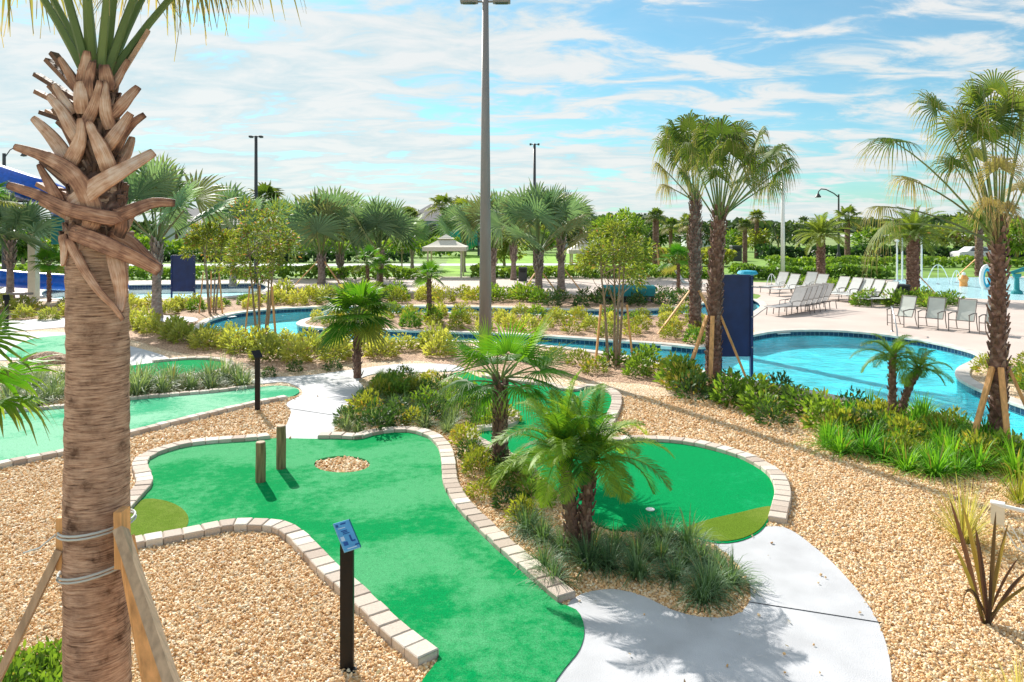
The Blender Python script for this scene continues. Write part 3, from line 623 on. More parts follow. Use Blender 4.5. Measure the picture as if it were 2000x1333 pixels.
# wide white steps under the pool's right end
for k, (ins) in enumerate(()):
    st = [G(x, y+ins*16) for x, y in [(1690,652),(1800,667),(1870,682),(1906,694)]]; st = st+[G(x, y+14+ins*16) for x, y in [(1900,706),(1850,697),(1780,684),(1690,668)]]
    tag(slab('pool_step', [Vector((v.x, v.y, 0)) for v in st], -1.0, -.22-.08*k, M['plaster_pale']), kind='structure')
# walkways, road and lake far off
strip = lambda name, px, z, m: tag(slab(name, [Vector((*G(x, y)[:2], 0)) for x, y in px], z, z, m), kind='structure')
strip('far_walkway', [(-900,519),(1130,515),(1130,519),(-900,524)], .012, M['concrete'])
strip('far_road', [(1240,462.5),(3600,462.5),(3600,459),(1240,459)], .05, simple('road', (.5, .49, .47), .9))
strip('lawn_mound', [(880,498),(1180,496),(1260,535),(860,537)], .008, simple('bright_lawn', (.22, .42, .02), .9, var=.3, scale=.5))
strip('parking_lot', [(1740,500),(2600,500),(2600,516),(1740,512)], .014, simple('asphalt', (.12, .12, .12), .9))
# ============================================================ vegetation builders
def vz(a, e): return Vector((math.cos(a)*math.cos(e), math.sin(a)*math.cos(e), math.sin(e)))
def fan(mb, hub, hast, Rd, nseg=34, spread=2.15, droop=.5, split=.45, pet=None, petw=.022, roll=0, dead=0., tone=None, sag=.12, limp=.15, wf=1.0, thread=False, fold=0.25):
    """one costapalmate fan leaf: stalk hub->hast, blade of V-folded segments"""
    hub = Vector(hub); hast = Vector(hast); ax = hast-hub; L = ax.length
    out = Vector((ax.x, ax.y, 0)); out = out.normalized() if out.length > 1e-3 else Vector((1, 0, 0))
    mid = (hub+hast)/2+Vector((0, 0, 1))*L*sag
    tan = (hast-mid).normalized()
    t = (tan+Vector((0, 0, -1))*limp).normalized()
    side = t.cross(Vector((0, 0, 1)))
    side = side.normalized() if side.length > .05 else Vector((0, 1, 0))
    side = Matrix.Rotation(roll, 3, t) @ side; n = side.cross(t).normalized()
    tone = rng.uniform(.2, .9) if tone is None else tone
    if pet is not None:
        pts = [hub*((1-u)**2)+mid*(2*u*(1-u))+hast*(u*u) for u in [k/6 for k in range(7)]]
        pet.tube(pts, [petw*(1.5-.8*k/6) for k in range(7)], 5, col=(rng.uniform(.2, .8), dead, 0))
    U = np.array([0.03, .3, .55, .8, 1.0]); V = []; Q = []; C = []; base = 0
    dth = 2*spread/nseg
    for k in range(nseg):
        a = -spread+dth*(k+.5); c = math.cos(a); s_ = math.sin(a)
        d = t*c+side*s_+n*(.18-.1*abs(a))*fold*2
        d.normalize(); Lk = Rd*(.78+.22*math.cos(a*.6))*rng.uniform(.9, 1.06)
        sd = (side*c-t*s_)
        dr = droop*rng.uniform(.6, 1.4); tn = min(1, max(0, tone+rng.uniform(-.22, .22)))
        tw = rng.uniform(-.5, .5)
        for i, u in enumerate(U):
            p = hast+d*Lk*u*(1-.25*dr*max(0, u-.5)); p = p+Vector((0, 0, -1))*(dr*Lk*max(0, u-.3)**1.8*1.25)
            ww = (dth*u*Lk*.5*wf if u <= split else dth*split*Lk*.5*wf*(1-(u-split)/(1-split))**.8)+.0015
            lift = n*ww*fold*2
            sdd = sd if u < .6 else (sd+n*tw*.6).normalized()
            V += [tuple(p-sdd*ww), tuple(p+lift), tuple(p+sdd*ww)]
            dd = dead+(1.0*max(0, u-.6)*(1.6 if thread else 1) if not dead else .4*u)
            C += [(tn, dd, 0)]*3
        for i in range(4):
            o = base+i*3; Q += [(o, o+1, o+4, o+3), (o+1, o+2, o+5, o+4)]
        base += 15
        if thread and rng.random() < .35:
            p = Vector(V[-5]); q = p+Vector((rng.uniform(-.05, .05), rng.uniform(-.05, .05), -Rd*rng.uniform(.2, .6)))
            V += [tuple(p), tuple(p+sd*.005), tuple(q+sd*.005), tuple(q)]; C += [(.5, .7, 0)]*4; Q += [(base, base+1, base+2, base+3)]; base += 4
    mb.add(V, Q, col=C)
def pinnate(mb, hub, az, el, L, grav=1.0, n=36, ll=.3, lw=.012, vee=.5, pet=None, petw=.012, tone=None, dead=0., fwd=.65, ldroop=.3, tipfrac=.5, start=.16):
    tone = rng.uniform(.25, .75) if tone is None else tone
    hub = Vector(hub); pts = [hub]; d = vz(az, el); K = 14; cur = hub.copy(); dirs = [d.copy()]
    for k in range(K):
        d = (d+Vector((0, 0, -1))*grav*(.35+1.3*k/K)/K).normalized(); cur = cur+d*(L/K); pts.append(cur.copy()); dirs.append(d.copy())
    (pet or mb).tube(pts, [petw*(1.2-1.0*k/K) for k in range(K+1)], 4, cap=False, col=(min(1, tone+.2), dead, 0))
    side = Vector((-math.sin(az), math.cos(az), 0)); V = []; Q = []; C = []; b = 0
    for k in range(n):
        u = start+(1-start)*(k+.5)/n; f = u*K; i = min(int(f), K-1); p = pts[i].lerp(pts[i+1], f-i); t = dirs[i]
        up = side.cross(t).normalized(); up = up if up.z > 0 else -up
        Lk = ll*(math.sin(math.pi*min(1, .18+u*.82))**.55)*rng.uniform(.85, 1.1)*(1 if u < .85 else 1-(u-.85)*2.0)
        for sg in (-1, 1):
            dd = (side*sg+t*fwd*(1+.6*u)+up*vee*rng.uniform(.7, 1.3)).normalized()
            p1 = p+dd*Lk*.5; p2 = p+dd*Lk+Vector((0, 0, -1))*Lk*ldroop*rng.uniform(.6, 1.5)
            wv = t.cross(dd).cross(dd).normalized()*lw*.5 if t.cross(dd).length > .05 else t*lw*.5
            p05 = p+dd*Lk*.25
            V += [tuple(p-wv*.6), tuple(p+wv*.6), tuple(p1-wv*1.1-Vector((0, 0, Lk*ldroop*.12))), tuple(p1+wv*1.1-Vector((0, 0, Lk*ldroop*.12))), tuple(p2-wv*.12), tuple(p2+wv*.12)]
            tn = min(1, max(0, tone+rng.uniform(-.2, .2))); C += [(tn, dead, 0)]*6
            Q += [(b, b+1, b+3, b+2), (b+2, b+3, b+5, b+4)]; b += 6
    mb.add(V, Q, col=C)
def bush_mesh(name, n=260, r=(.5, .5, .42), leaf=(.10, .035), up=.5, seed=0, strip=3, core=.45, lump=.25, stems=6):
    rg = random.Random(seed); V = []; Q = []; C = []; b = 0
    lobes = [(vz(rg.uniform(0, 6.3), rg.uniform(.1, 1.4)), rg.uniform(.7, 1.15)) for _ in range(7)]
    for k in range(n):
        d = vz(rg.uniform(0, 2*math.pi), math.asin(rg.uniform(-.12, 1)))
        bump = max([sc*max(0, d.dot(l))**5 for l, sc in lobes])
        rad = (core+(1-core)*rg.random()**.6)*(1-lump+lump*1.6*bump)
        p = Vector((d.x*r[0], d.y*r[1], max(.02, d.z*r[2])))*rad; p.z += r[2]*.12
        o = (d+Vector((rg.gauss(0, .5), rg.gauss(0, .5), up+rg.gauss(0, .3)))).normalized()
        L = leaf[0]*rg.uniform(.6, 1.3); w_ = leaf[1]*rg.uniform(.7, 1.3)
        s = o.cross(Vector((rg.gauss(0, 1), rg.gauss(0, 1), rg.gauss(0, 1)))).normalized()*w_*.5
        p1 = p+o*L*.5; p2 = p+o*L+Vector((0, 0, -L*rg.uniform(0, .35)))
        V += [tuple(p-s*.3), tuple(p+s*.3), tuple(p1-s), tuple(p1+s), tuple(p2-s*.15), tuple(p2+s*.15)]
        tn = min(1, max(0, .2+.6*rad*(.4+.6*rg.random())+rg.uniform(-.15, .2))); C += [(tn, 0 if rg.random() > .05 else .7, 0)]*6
        Q += [(b, b+1, b+3, b+2), (b+2, b+3, b+5, b+4)]; b += 6
    mb = MB(); mb.add(V, Q, col=C)
    return mb.mesh(name)
def clump_mesh(name, n=110, h=.45, spread=.38, w_=.012, seed=0, arch=1.0, seg=5):
    rg = random.Random(seed); V = []; Q = []; C = []; b = 0
    for k in range(n):
        az = rg.uniform(0, 2*math.pi); el = rg.uniform(.5, 1.5); r0 = rg.random()*spread*.25
        p = Vector((math.cos(az)*r0, math.sin(az)*r0, 0)); d = vz(az+rg.gauss(0, .3), el); L = h*rg.uniform(.7, 1.35)*(1.1 if el < 1 else 1); side = Vector((-math.sin(az), math.cos(az), 0)); tn = min(1, max(0, rg.gauss(.45, .27))); dd = .8 if rg.random() < .04 else 0
        ww = w_*rg.uniform(.7, 1.3)
        for i in range(seg):
            u = i/(seg-1); wk = ww*.5*(1-u**2.2)+.0008
            V += [tuple(p-side*wk), tuple(p+side*wk)]; C += [(min(1, tn+.2*u), dd, 0)]*2
            d = (d+Vector((0, 0, -1))*arch*(.12+.62*u)*(1.6-el*.5)).normalized(); p = p+d*L/(seg-1); p.z = max(p.z, .01)
        Q += [(b+2*i, b+2*i+1, b+2*i+3, b+2*i+2) for i in range(seg-1)]; b += 2*seg
    mb = MB(); mb.add(V, Q, col=C); return mb.mesh(name)
def tree_parts(h, rx, rz, nleaf, leaf=(.12, .05), stems=4, seed=0, clear=.35, nb=26, up=.3, base_spread=.12, srad=.035):
    rg = random.Random(seed); st = MB(); lf = MB(); cen = Vector((0, 0, h-rz)); tips = []
    for s in range(stems):
        a = 2*math.pi*s/stems+rg.uniform(-.5, .5); b0 = Vector((math.cos(a), math.sin(a), 0))*(base_spread if stems > 1 else 0)
        top = cen+Vector((math.cos(a)*rx*.35, math.sin(a)*rx*.35, rg.uniform(-.2, .4)*rz)) if stems > 1 else cen
        pts = []
        for i in range(6):
            u = i/5; q = b0.lerp(top, u); q = q+Vector((rg.gauss(0, .03), rg.gauss(0, .03), 0))*h*.2*u; q.z = max(0, q.z); pts.append(q)
        st.tube(pts, [srad*(1.15-.75*i/5) for i in range(6)], 6, col=(rg.random(), 0, 0)); tips.append((pts[3], pts[4], pts[5]))
    ends = []
    for k in range(nb):
        a = rg.uniform(0, 2*math.pi); e = math.asin(rg.uniform(-.75, 1)); d = vz(a, e); rr = rg.uniform(.45, 1.0)
        end = cen+Vector((d.x*rx, d.y*rx, d.z*rz))*rr
        s0 = rg.choice(rg.choice(tips)); mid = s0.lerp(end, .5)+Vector((0, 0, -.08*h*.2))
        st.tube([s0, mid, end], [srad*.4, srad*.25, srad*.1], 4, cap=False, col=(rg.random(), 0, 0)); ends.append((end, d, rg.uniform(.2, .38)*rx))
    V = []; Q = []; C = []; b = 0
    for k in range(nleaf):
        end, d, cr = rg.choice(ends); o0 = vz(rg.uniform(0, 6.3), math.asin(rg.uniform(-1, 1)))
        p = end+Vector((o0.x, o0.y, o0.z*.75))*cr*rg.random()**.5
        o = (o0+d*.5+Vector((rg.gauss(0, .5), rg.gauss(0, .5), up))).normalized(); L = leaf[0]*rg.uniform(.6, 1.3)
        s = o.cross(Vector((rg.gauss(0, 1), rg.gauss(0, 1), rg.gauss(0, 1)))).normalized()*leaf[1]*.5
        p1 = p+o*L*.5; p2 = p+o*L-Vector((0, 0, L*.2))
        V += [tuple(p-s*.3), tuple(p+s*.3), tuple(p1-s), tuple(p1+s), tuple(p2-s*.15), tuple(p2+s*.15)]
        tn = min(1, max(0, rg.gauss(.5, .28))); C += [(tn, .8 if rg.random() < .03 else 0, 0)]*6
        Q += [(b, b+1, b+3, b+2), (b+2, b+3, b+5, b+4)]; b += 6
    lf.add(V, Q, col=C); return st, lf
def trunk_tube(mb, h, r0, r1, lean=(0, 0), seg=14, rings=30, ring_amp=.05, jit=.02, bulge=0):
    pts = []; rad = []
    for i in range(rings+1):
        u = i/rings; pts.append((lean[0]*u*u, lean[1]*u*u, h*u)); rr = r0+(r1-r0)*u+bulge*math.exp(-(u/.12)**2)
        rad.append(rr*(1+(ring_amp if i % 2 else -ring_amp)*rng.uniform(.4, 1.2)))
    mb.tube(pts, rad, seg, col=(.5, 0, 0), jit=jit)
    mb.C[-1][:, 0] = np.clip(nrng.normal(.5, .2, len(mb.C[-1])), 0, 1)
def wedges(mb, h0, h1, r, n, size=(.10, .07, .03), lean=(0, 0), H_=None, up=.9, jitter=.3):   # criss-cross leaf bases round a trunk
    H_ = H_ or h1
    for k in range(n):
        z = h0+(h1-h0)*(k+.5)/n; a = k*2.399+rng.uniform(-.2, .2); u = z/H_
        c = Vector((lean[0]*u*u, lean[1]*u*u, z)); o = Vector((math.cos(a), math.sin(a), 0)); s = Vector((-o.y, o.x, 0))
        d = (o*(.75-.35*up)+Vector((0, 0, 1))*up+s*rng.uniform(-jitter, jitter)).normalized(); L = size[0]*rng.uniform(.7, 1.3)
        p0 = c+o*r*.85; p1 = p0+d*L; w0 = size[1]*.5; w1 = w0*.45; th = size[2]
        V = [p0-s*w0, p0+s*w0, p0+s*w0+o*th, p0-s*w0+o*th, p1-s*w1, p1+s*w1, p1+s*w1+o*th*.5, p1-s*w1+o*th*.5]
        t = rng.random()
        mb.add([tuple(v) for v in V], [(0, 1, 2, 3), (4, 7, 6, 5), (0, 4, 5, 1), (3, 2, 6, 7), (0, 3, 7, 4), (1, 5, 6, 2)], col=[(t*.6, 0, 0)]*4+[(min(1, t+.3), 0, 0)]*4)
def braces(root, h, out, angs, r=.18, w_=.085, m='lumber'):
    for a in angs:
        mb = MB(); o = Vector((math.cos(a), math.sin(a), 0))
        mb.beam(o*out+Vector((0, 0, -.02)), o*r+Vector((0, 0, h)), w_, .045, col=(.5, 0, 0)); mb.build('brace', M[m], root)
def strap(root, h, r, z=None, m='dark'):
    mb = MB(); mb.lathe([(r, -.025), (r+.012, -.02), (r+.012, .02), (r, .025)], 16, (0, 0, h)); mb.build('strap', M[m], root)
# ------------------------------------------------------------ palms
def fan_palm(name, base, hub_z, specs, trunk=(.2, .16), leaf='lf_wash', label='', cat='palm tree', group=None, lean=(0, 0), wedge=0, wz=None, trunk_mat='boots_dark', brace=None, nseg=30, Rd=.7, droop=.6, split=.45, petw=.02, as_parts=True, limp=.2, sag=.1, spread=2.2, thread=False, wsize=(.14, .1, .03), bulge=0, fold=.25, petmat='lf_pet', shag=0, wf=1.0):
    root = empty(name, base); t = MB(); trunk_tube(t, hub_z-.05, trunk[0], trunk[1], lean, rings=int(hub_z*16)+6, bulge=bulge)
    if wedge: wz0, wz1 = wz or (.1, hub_z); wedges(t, wz0, wz1, (trunk[0]+trunk[1])/2, wedge, wsize, lean, hub_z)
    t.build('trunk', M[trunk_mat], root, smooth=False)
    hub = Vector((lean[0], lean[1], hub_z)); allf = MB(); allp = MB()
    for s in specs:
        off, kw = s[0], (s[1] if len(s) > 1 else {}); k2 = dict(Rd=Rd, nseg=nseg, droop=droop, split=split, petw=petw, limp=limp, sag=sag, spread=spread, thread=thread, fold=fold, wf=wf); k2.update(kw)
        a = math.atan2(off[1], off[0]); st = hub+Vector((math.cos(a), math.sin(a), 0))*trunk[1]*.5+Vector((0, 0, rng.uniform(-.12, .05)))
        if as_parts:
            f = MB(); p = MB(); fan(f, st, hub+Vector(off), pet=p, **k2)
            fo = f.build('frond', M[leaf], root); p.build('leaf_stalk', M[petmat], fo)
        else: fan(allf, st, hub+Vector(off), pet=allp, **k2)
    if not as_parts:
        c = allf.build('crown', M[leaf], root); allp.build('leaf_stalks', M[petmat], c)
    if brace: braces(root, *brace)
    tag(root, label, cat, group); return root
def rand_specs(n, L, e0, e1, Rj=.15, az0=0, flat=0):
    out = []
    for k in range(n):
        az = az0+k*2.399+rng.uniform(-.2, .2); u = (k+.5)/n; e = e1+(e0-e1)*u; l = L*rng.uniform(.85, 1.1)
        out.append((tuple(vz(az, e)*l), dict(dead=0 if u < .88 else rng.choice([0, .2, .4]))))
    return out
def feather_palm(name, base, hub_z, n, L, e=(1.35, -.25), grav=1.2, ll=.35, leaf='lf_date', label='', cat='palm tree', group=None, trunk=(.14, .11), lean=(0, 0), trunk_mat='boots_dark', wedge=40, wsize=(.1, .07, .03), nl=34, lw=.014, vee=.5, as_parts=False, brace=None, parent=None, ldroop=.3, tones=None):
    root = parent if parent is not None else empty(name, base)
    t = MB(); trunk_tube(t, hub_z, trunk[0], trunk[1], lean, rings=int(hub_z*14)+6, seg=10)
    if wedge: wedges(t, .05, hub_z+.05, (trunk[0]+trunk[1])/2, wedge, wsize, lean, hub_z)
    t.build('trunk', M[trunk_mat], root)
    hub = Vector((lean[0], lean[1], hub_z)); al = MB()
    for k in range(n):
        u = (k+.5)/n; f = MB() if as_parts else al
        pinnate(f, hub+Vector((rng.uniform(-.02, .02),)*2+(rng.uniform(-.05, .05),)), k*2.399+rng.uniform(-.2, .2), e[0]+(e[1]-e[0])*u+rng.uniform(-.1, .1), L*rng.uniform(.85, 1.1)*(1 if u > .15 else .8), grav*rng.uniform(.8, 1.2), nl, ll, lw, vee, ldroop=ldroop, tone=(rng.choice(tones) if tones else None))
        if as_parts: f.build('frond', M[leaf], root)
    if not as_parts: al.build('crown', M[leaf], root)
    if brace: braces(root, *brace)
    if parent is None: tag(root, label, cat, group)
    return root
def gxy(px, py): v = G(px, py); return (v.x, v.y, 0)
def hz(px, py, pyt): return (py-pyt)/(py-HY)*H       # height of something standing at py whose top shows at pyt

# ============================================================ the big palm at the front left
PD = 4.4
def big_palm():
    bx = (190-CX)/F*PD; root = empty('cabbage_palm', (bx, PD, 0))
    zt = P(0, 120, PD).z
    t = MB(); n = 95; pts = []; rad = []
    for i in range(n+1):
        u = i/n; z = u*zt; pts.append((.004*math.sin(z*3), 0, z))
        py = HY+(H-z)*F/PD
        r = np.interp(py, [120, 200, 300, 400, 450, 640, 800, 1000, 1200, 1333, 1600], [.045, .08, .115, .15, .165, .166, .170, .178, .178, .178, .20])
        rad.append(r*(1+(.012 if i % 2 else -.012)*rng.uniform(.2, 1.6)))
    t.tube(pts, rad, 40, jit=.008, bump=lambda u, a: 1+.010*math.sin(a*5+u*40)+.008*math.sin(a*11-u*90))
    t.C[-1][:, 0] = np.clip(nrng.normal(.55, .15, len(t.C[-1])), 0, 1)
    t.build('trunk', M['bark'], root, smooth=True)
    # old leaf bases ("boots"): list of centre-line points (photo px, depth), widths
    def boot(path, w0, w1, th=.02, tone=.5, cut=True, twist=0.0):
        pts = [P(x, y, PD+d)-Vector((bx, PD, 0)) for x, y, d in path]
        cv = spline(pts, .03, False); nn = len(cv); V = []; Q = []; C = []
        for i, p in enumerate(cv):
            u = i/(nn-1); tn = (cv[min(i+1, nn-1)]-cv[max(i-1, 0)]).normalized()
            rad_ = Vector((p.x, p.y, 0)); rad_ = rad_.normalized() if rad_.length > .02 else Vector((0, -1, 0))
            s = tn.cross(Vector((0, -1, .15))); s = s.normalized() if s.length > .2 else Vector((1, 0, 0))
            nrm = s.cross(tn).normalized()
            if nrm.y > 0: nrm = -nrm
            s = Matrix.Rotation(twist*u, 3, tn) @ s; nrm = Matrix.Rotation(twist*u, 3, tn) @ nrm
            wd = (w0*(1-u)+w1*u)*PD/F*.5*(1+.25*math.sin(math.pi*u))*(1 if u > .05 else .8)
            th_ = th*(1-.45*u)
            V += [tuple(p-s*wd-nrm*th_*.3), tuple(p-s*wd*.86+nrm*th_*.35), tuple(p+s*wd*.1+nrm*th_*.62), tuple(p+s*wd*.9+nrm*th_*.3), tuple(p+s*wd-nrm*th_*.3), tuple(p+s*wd*.5-nrm*th_*.5), tuple(p-s*wd*.5-nrm*th_*.5)]
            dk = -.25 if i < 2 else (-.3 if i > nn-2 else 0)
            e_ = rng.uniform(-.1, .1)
            al = (cv[0]-p).length*4; C += [(min(1, max(0, tone+e_+q_+dk)), ac_, al) for q_, ac_ in ((-.3, 0), (0, .12), (.1, .5), (0, .88), (-.3, 1), (-.5, .7), (-.5, .3))]  # edges and underside toned darker, shading put into the colour
        for i in range(nn-1):
            a = i*7; b = a+7; Q += [(a+k, a+(k+1) % 7, b+(k+1) % 7, b+k) for k in range(7)]
        m = len(V); V.append(tuple(cv[-1])); C.append((.1, .5, 1)); T = [(m, (nn-1)*7+k, (nn-1)*7+(k+1) % 7) for k in range(7)]
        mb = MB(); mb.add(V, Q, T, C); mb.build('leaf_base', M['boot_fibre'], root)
    fr = -.17
    B_ = [
     ([(168,455,fr),(182,420,fr-.02),(150,350,fr-.04),(100,312,-.16),(28,287,-.10)], 34, 14),
     ([(140,402,fr),(190,362,fr-.05),(240,332,fr-.06),(300,297,-.15)], 36, 20),
     ([(232,462,fr),(236,432,fr-.03),(200,424,fr-.06),(130,408,fr-.06),(70,380,-.2),(15,362,-.15)], 24, 16),
     ([(208,432,fr-.0),(255,412,fr-.03),(300,396,-.14),(342,397,-.10)], 26, 16),
     ([(140,452,fr),(180,468,fr-.04),(235,492,fr-.06),(275,510,-.18),(312,530,-.15)], 28, 24),
     ([(215,452,-.1),(255,475,-.08),(290,505,-.08),(315,524,-.08)], 26, 12),
     ([(133,468,fr),(160,520,fr-.02),(195,572,fr-.03),(222,600,fr-.02),(240,625,fr)], 16, 10),
     ([(222,492,fr+.02),(232,540,fr+.0),(236,580,fr+.02),(233,612,fr)], 30, 14),
     ([(122,460,-.15),(126,480,-.16),(122,520,-.14)], 18, 6),
     ([(135,320,fr+.06),(118,292,-.1),(95,262,-.08),(64,231,-.05)], 26, 15),
     ([(133,322,fr+.02),(150,290,fr-.0),(158,260,fr-.02),(156,232,fr-.02)], 30, 14),
     ([(215,338,fr+.02),(200,300,fr-.02),(182,262,fr-.03),(172,238,fr-.02)], 30, 14),
     ([(205,290,fr+.04),(222,268,fr+.0),(240,243,-.14),(255,221,-.13)], 26, 18),
     ([(222,300,-.1),(240,262,-.08),(262,238,-.06),(283,224,-.04)], 20, 14),
     ([(158,280,fr+.04),(138,250,fr+.02),(118,215,-.12),(94,187,-.08)], 24, 15),
     ([(145,225,-.1),(128,200,-.09),(105,166,-.05)], 16, 11),
     ([(218,228,-.12),(238,205,-.12),(252,188,-.1),(270,170,-.07)], 22, 17),
     ([(216,252,fr+.05),(207,225,fr+.03),(204,195,fr+.02),(204,160,-.12)], 22, 14),
     ([(165,245,fr+.04),(180,215,fr+.02),(190,185,fr+.02),(195,158,-.14)], 22, 13),
     ([(162,222,-.12),(158,195,-.14),(155,160,-.13)], 28, 20),
     ([(150,175,-.08),(135,145,-.08),(116,113,-.06)], 16, 10),
     ([(215,178,-.08),(232,150,-.06),(250,117,-.04)], 16, 10),
     ([(212,178,-.1),(206,150,-.11),(204,128,-.1)], 24, 20),
     ([(160,160,-.09),(166,130,-.1),(170,100,-.1)], 24, 16),
     ([(225,330,-.02),(246,300,.0),(258,268,.03)], 22, 14),
     ([(120,400,-.02),(96,360,.0),(75,322,.03)], 22, 10),
     ([(180,210,-.12),(172,170,-.13),(182,120,-.12)], 20, 14),
     ([(232,470,-.05),(246,440,-.03),(262,410,.02)], 18, 12)]
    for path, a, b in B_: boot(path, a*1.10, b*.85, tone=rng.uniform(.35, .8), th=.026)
    for k in range(26):
        z = zt-.15-k*.034; a = .5+((k*2.399) % 2.4); o = Vector((math.cos(a), math.sin(a), 0)); r = .12+.002*k
        L = rng.uniform(.2, .42); e = rng.uniform(.3, 1.1)
        mb = MB(); mb.beam(o*r*.7+Vector((0, 0, z)), o*(r*.7+L*math.cos(e))+Vector((0, 0, z+L*math.sin(e))), .06, .025, col=(rng.random()*.7, 0, 0)); mb.build('leaf_base', M['boot'], root)
    mb = MB()
    for k in range(330):                          # loose fibre between the bases
        a = rng.uniform(0, 6.28); z = zt-rng.uniform(.05, 1.15); r = np.interp(z, [zt-1.15, zt], [.165, .06]); o = Vector((math.cos(a), math.sin(a), 0)); s = Vector((-o.y, o.x, 0))
        mb.beam(o*r*.95+Vector((0, 0, z)), o*(r+.02)+s*rng.uniform(-.05, .05)+Vector((0, 0, z+rng.uniform(.06, .14))), rng.uniform(.015, .04), .012, col=(rng.random()*.9, 0, 0))
    mb.build('fibre', M['boots_dark'], root)
    mb = MB(); z0 = P(0, 452, PD).z; pts = []; rad = []
    for i in range(40):
        z = z0+(zt-.02-z0)*i/39; py = HY+(H-z)*F/PD; pts.append((.004*math.sin(z*3), 0, z)); rad.append(np.interp(py, [120, 200, 300, 400, 452], [.055, .09, .122, .155, .168])*(1+rng.uniform(-.03, .03)))
    mb.tube(pts, rad, 34, jit=.05); mb.C[-1][:, 0] = np.clip(nrng.normal(.4, .3, len(mb.C[-1])), 0, 1); mb.build('fibre_sleeve', M['boots_dark'], root)
    hub = Vector((0, 0, zt-.05))
    # live leaves: (stalk end offset from the hub)
    def live(off, Rd, **k):
        f = MB(); p = MB(); a = Vector((off[0], off[1], 0)); a = a.normalized()*.04 if a.length > 0 else a
        fan(f, hub+a-Vector((0, 0, .08)), hub+Vector(off), Rd, pet=p, petw=.019, nseg=44, thread=True, split=.5, **k)
        fo = f.build('frond', M['lf_wash'], root); p.build('leaf_stalk', M['lf_pet'], fo)
    live((-.55, -.10, .80), .62, droop=1.0, limp=.7, tone=.5)
    live((.42, -.05, .80), .66, droop=1.0, limp=.75, tone=.95)
    live((-.3, .35, .95), .8, droop=.8, limp=.3)
    live((.25, .4, .85), .8, droop=.8, limp=.4)
    live((-.05, -.1, 1.15), .85, droop=.5, limp=.1)
    live((.16, .05, 1.1), .85, droop=.5, limp=.1)
    live((-.72, .4, .85), .62, droop=1.0, limp=.6)
    live((.6, .5, .95), .62, droop=1.0, limp=.6)
    live((.05, .7, .95), .7, droop=.9, limp=.5)
    live((-.22, -.35, 1.05), .7, droop=.6, limp=.2)
    live((.3, -.3, 1.0), .7, droop=.6, limp=.2)
    # battens, straps and props
    for nm, path, w_, th in (('batten', [(124,1010,-.10),(124,1112,-.10)], .065, .04), ('batten', [(238,995,-.13),(240,1105,-.13)], .10, .045)):
        a, b = [P(x, y, PD+d)-Vector((bx, PD, 0)) for x, y, d in path]; mb = MB(); mb.beam(a, b, w_, th, bev=0); mb.build(nm, M['lumber'], root)
    mb = MB(); a = P(236, 1035, PD-.22)-Vector((bx, PD, 0)); b = Vector((1.34, -1.0, 0)); mb.beam(a, b, .14, .05, roll=-.9); mb.build('prop', M['lumber_grey'], root)
    mb = MB(); a = P(244, 1050, PD-.12)-Vector((bx, PD, 0)); b = Vector((.76, -.5, 0)); mb.beam(a, b, .09, .06, roll=.2); mb.build('prop', M['lumber'], root)
    mb = MB(); a = P(118, 1072, PD-.10)-Vector((bx, PD, 0)); b = Vector((-.78, -.4, 0)); mb.beam(a, b, .075, .04, roll=.2); mb.build('prop', M['lumber_grey'], root)
    for z, tl in ((1.66, .02), (1.42, .035)):
        mb = MB(); pts = [(math.cos(a)*.2, math.sin(a)*.2*1.02, z+tl*math.cos(a)) for a in [k*math.pi/12 for k in range(25)]]
        mb.tube(pts, .007, 6); mb.tube([(p[0]*1.02, p[1]*1.02, p[2]-.018) for p in pts], .006, 6); mb.build('rope', M['rope'], root)
    mb = MB(); mb.tube([(-.2, -.05, 1.62), (-.28, -.1, 1.55), (-.36, -.12, 1.53)], .005, 5); mb.build('rope', M['rope'], root)
    tag(root, 'huge front palm with brown cut leaf bases, trunk strapped to lumber props at the left', 'palm tree')
big_palm()

# ============================================================ tall washingtonias by the pool
def px_specs(hub, D0, lst):
    """hub in world, list of (px, py, dy, R, extra)"""
    out = []
    for px, py, dy, Rr, kw in lst:
        v = P(px, py, D0+dy)-hub; out.append((tuple(v), dict(Rd=Rr, **kw)))
    return out
# A: front tall palm by the navy board
b = gxy(1393, 742); Dp_ = b[1]; hb = Vector((b[0]+.14, b[1], P(0, 425, Dp_).z))
lst = [(1372,275,.2,.9,{}),(1406,265,-.3,.92,dict(tone=.5)),(1440,270,.3,.9,{}),(1476,280,-.1,.9,{}),(1508,302,.4,.85,{}),(1428,290,-.4,.8,dict(droop=1.2)),(1465,340,.2,.7,dict(droop=1.2)),(1385,300,.5,.85,{}),(1490,325,-.5,.8,dict(droop=1.2)),(1522,335,-.3,.72,dict(droop=1.1)),(1500,362,.3,.65,dict(droop=1.2)),(1532,318,.2,.5,dict(droop=1.3)),(1350,300,-.3,.66,{}),(1425,300,-.7,.7,{}),(1462,320,-.6,.7,{}),(1395,320,.6,.72,{}),(1340,345,.3,.6,dict(droop=1.1)),(1450,355,.8,.65,{}),(1415,280,.9,.75,{}),(1480,300,1.0,.7,{}),(1400,345,-.9,.55,dict(droop=1.1)),(1452,300,.1,.75,{})]
fan_palm('washington_palm', b, hb.z, px_specs(hb, Dp_, lst), trunk=(.175, .125), lean=(.14, 0), wedge=190, wz=(.05, hb.z+.25), label='tall shaggy fan palm rising beside the big navy board, propped by two pale boards', nseg=36, droop=1.0, split=.46, petw=.015, thread=True, limp=.02, wf=.95, sag=.04, brace=(1.45, .75, [R(200), R(250), R(-20)], .16, .09), wsize=(.13, .09, .03))
b = gxy(1358, 652); D9 = b[1]; hb = Vector((b[0], b[1], P(0, 390, D9).z))
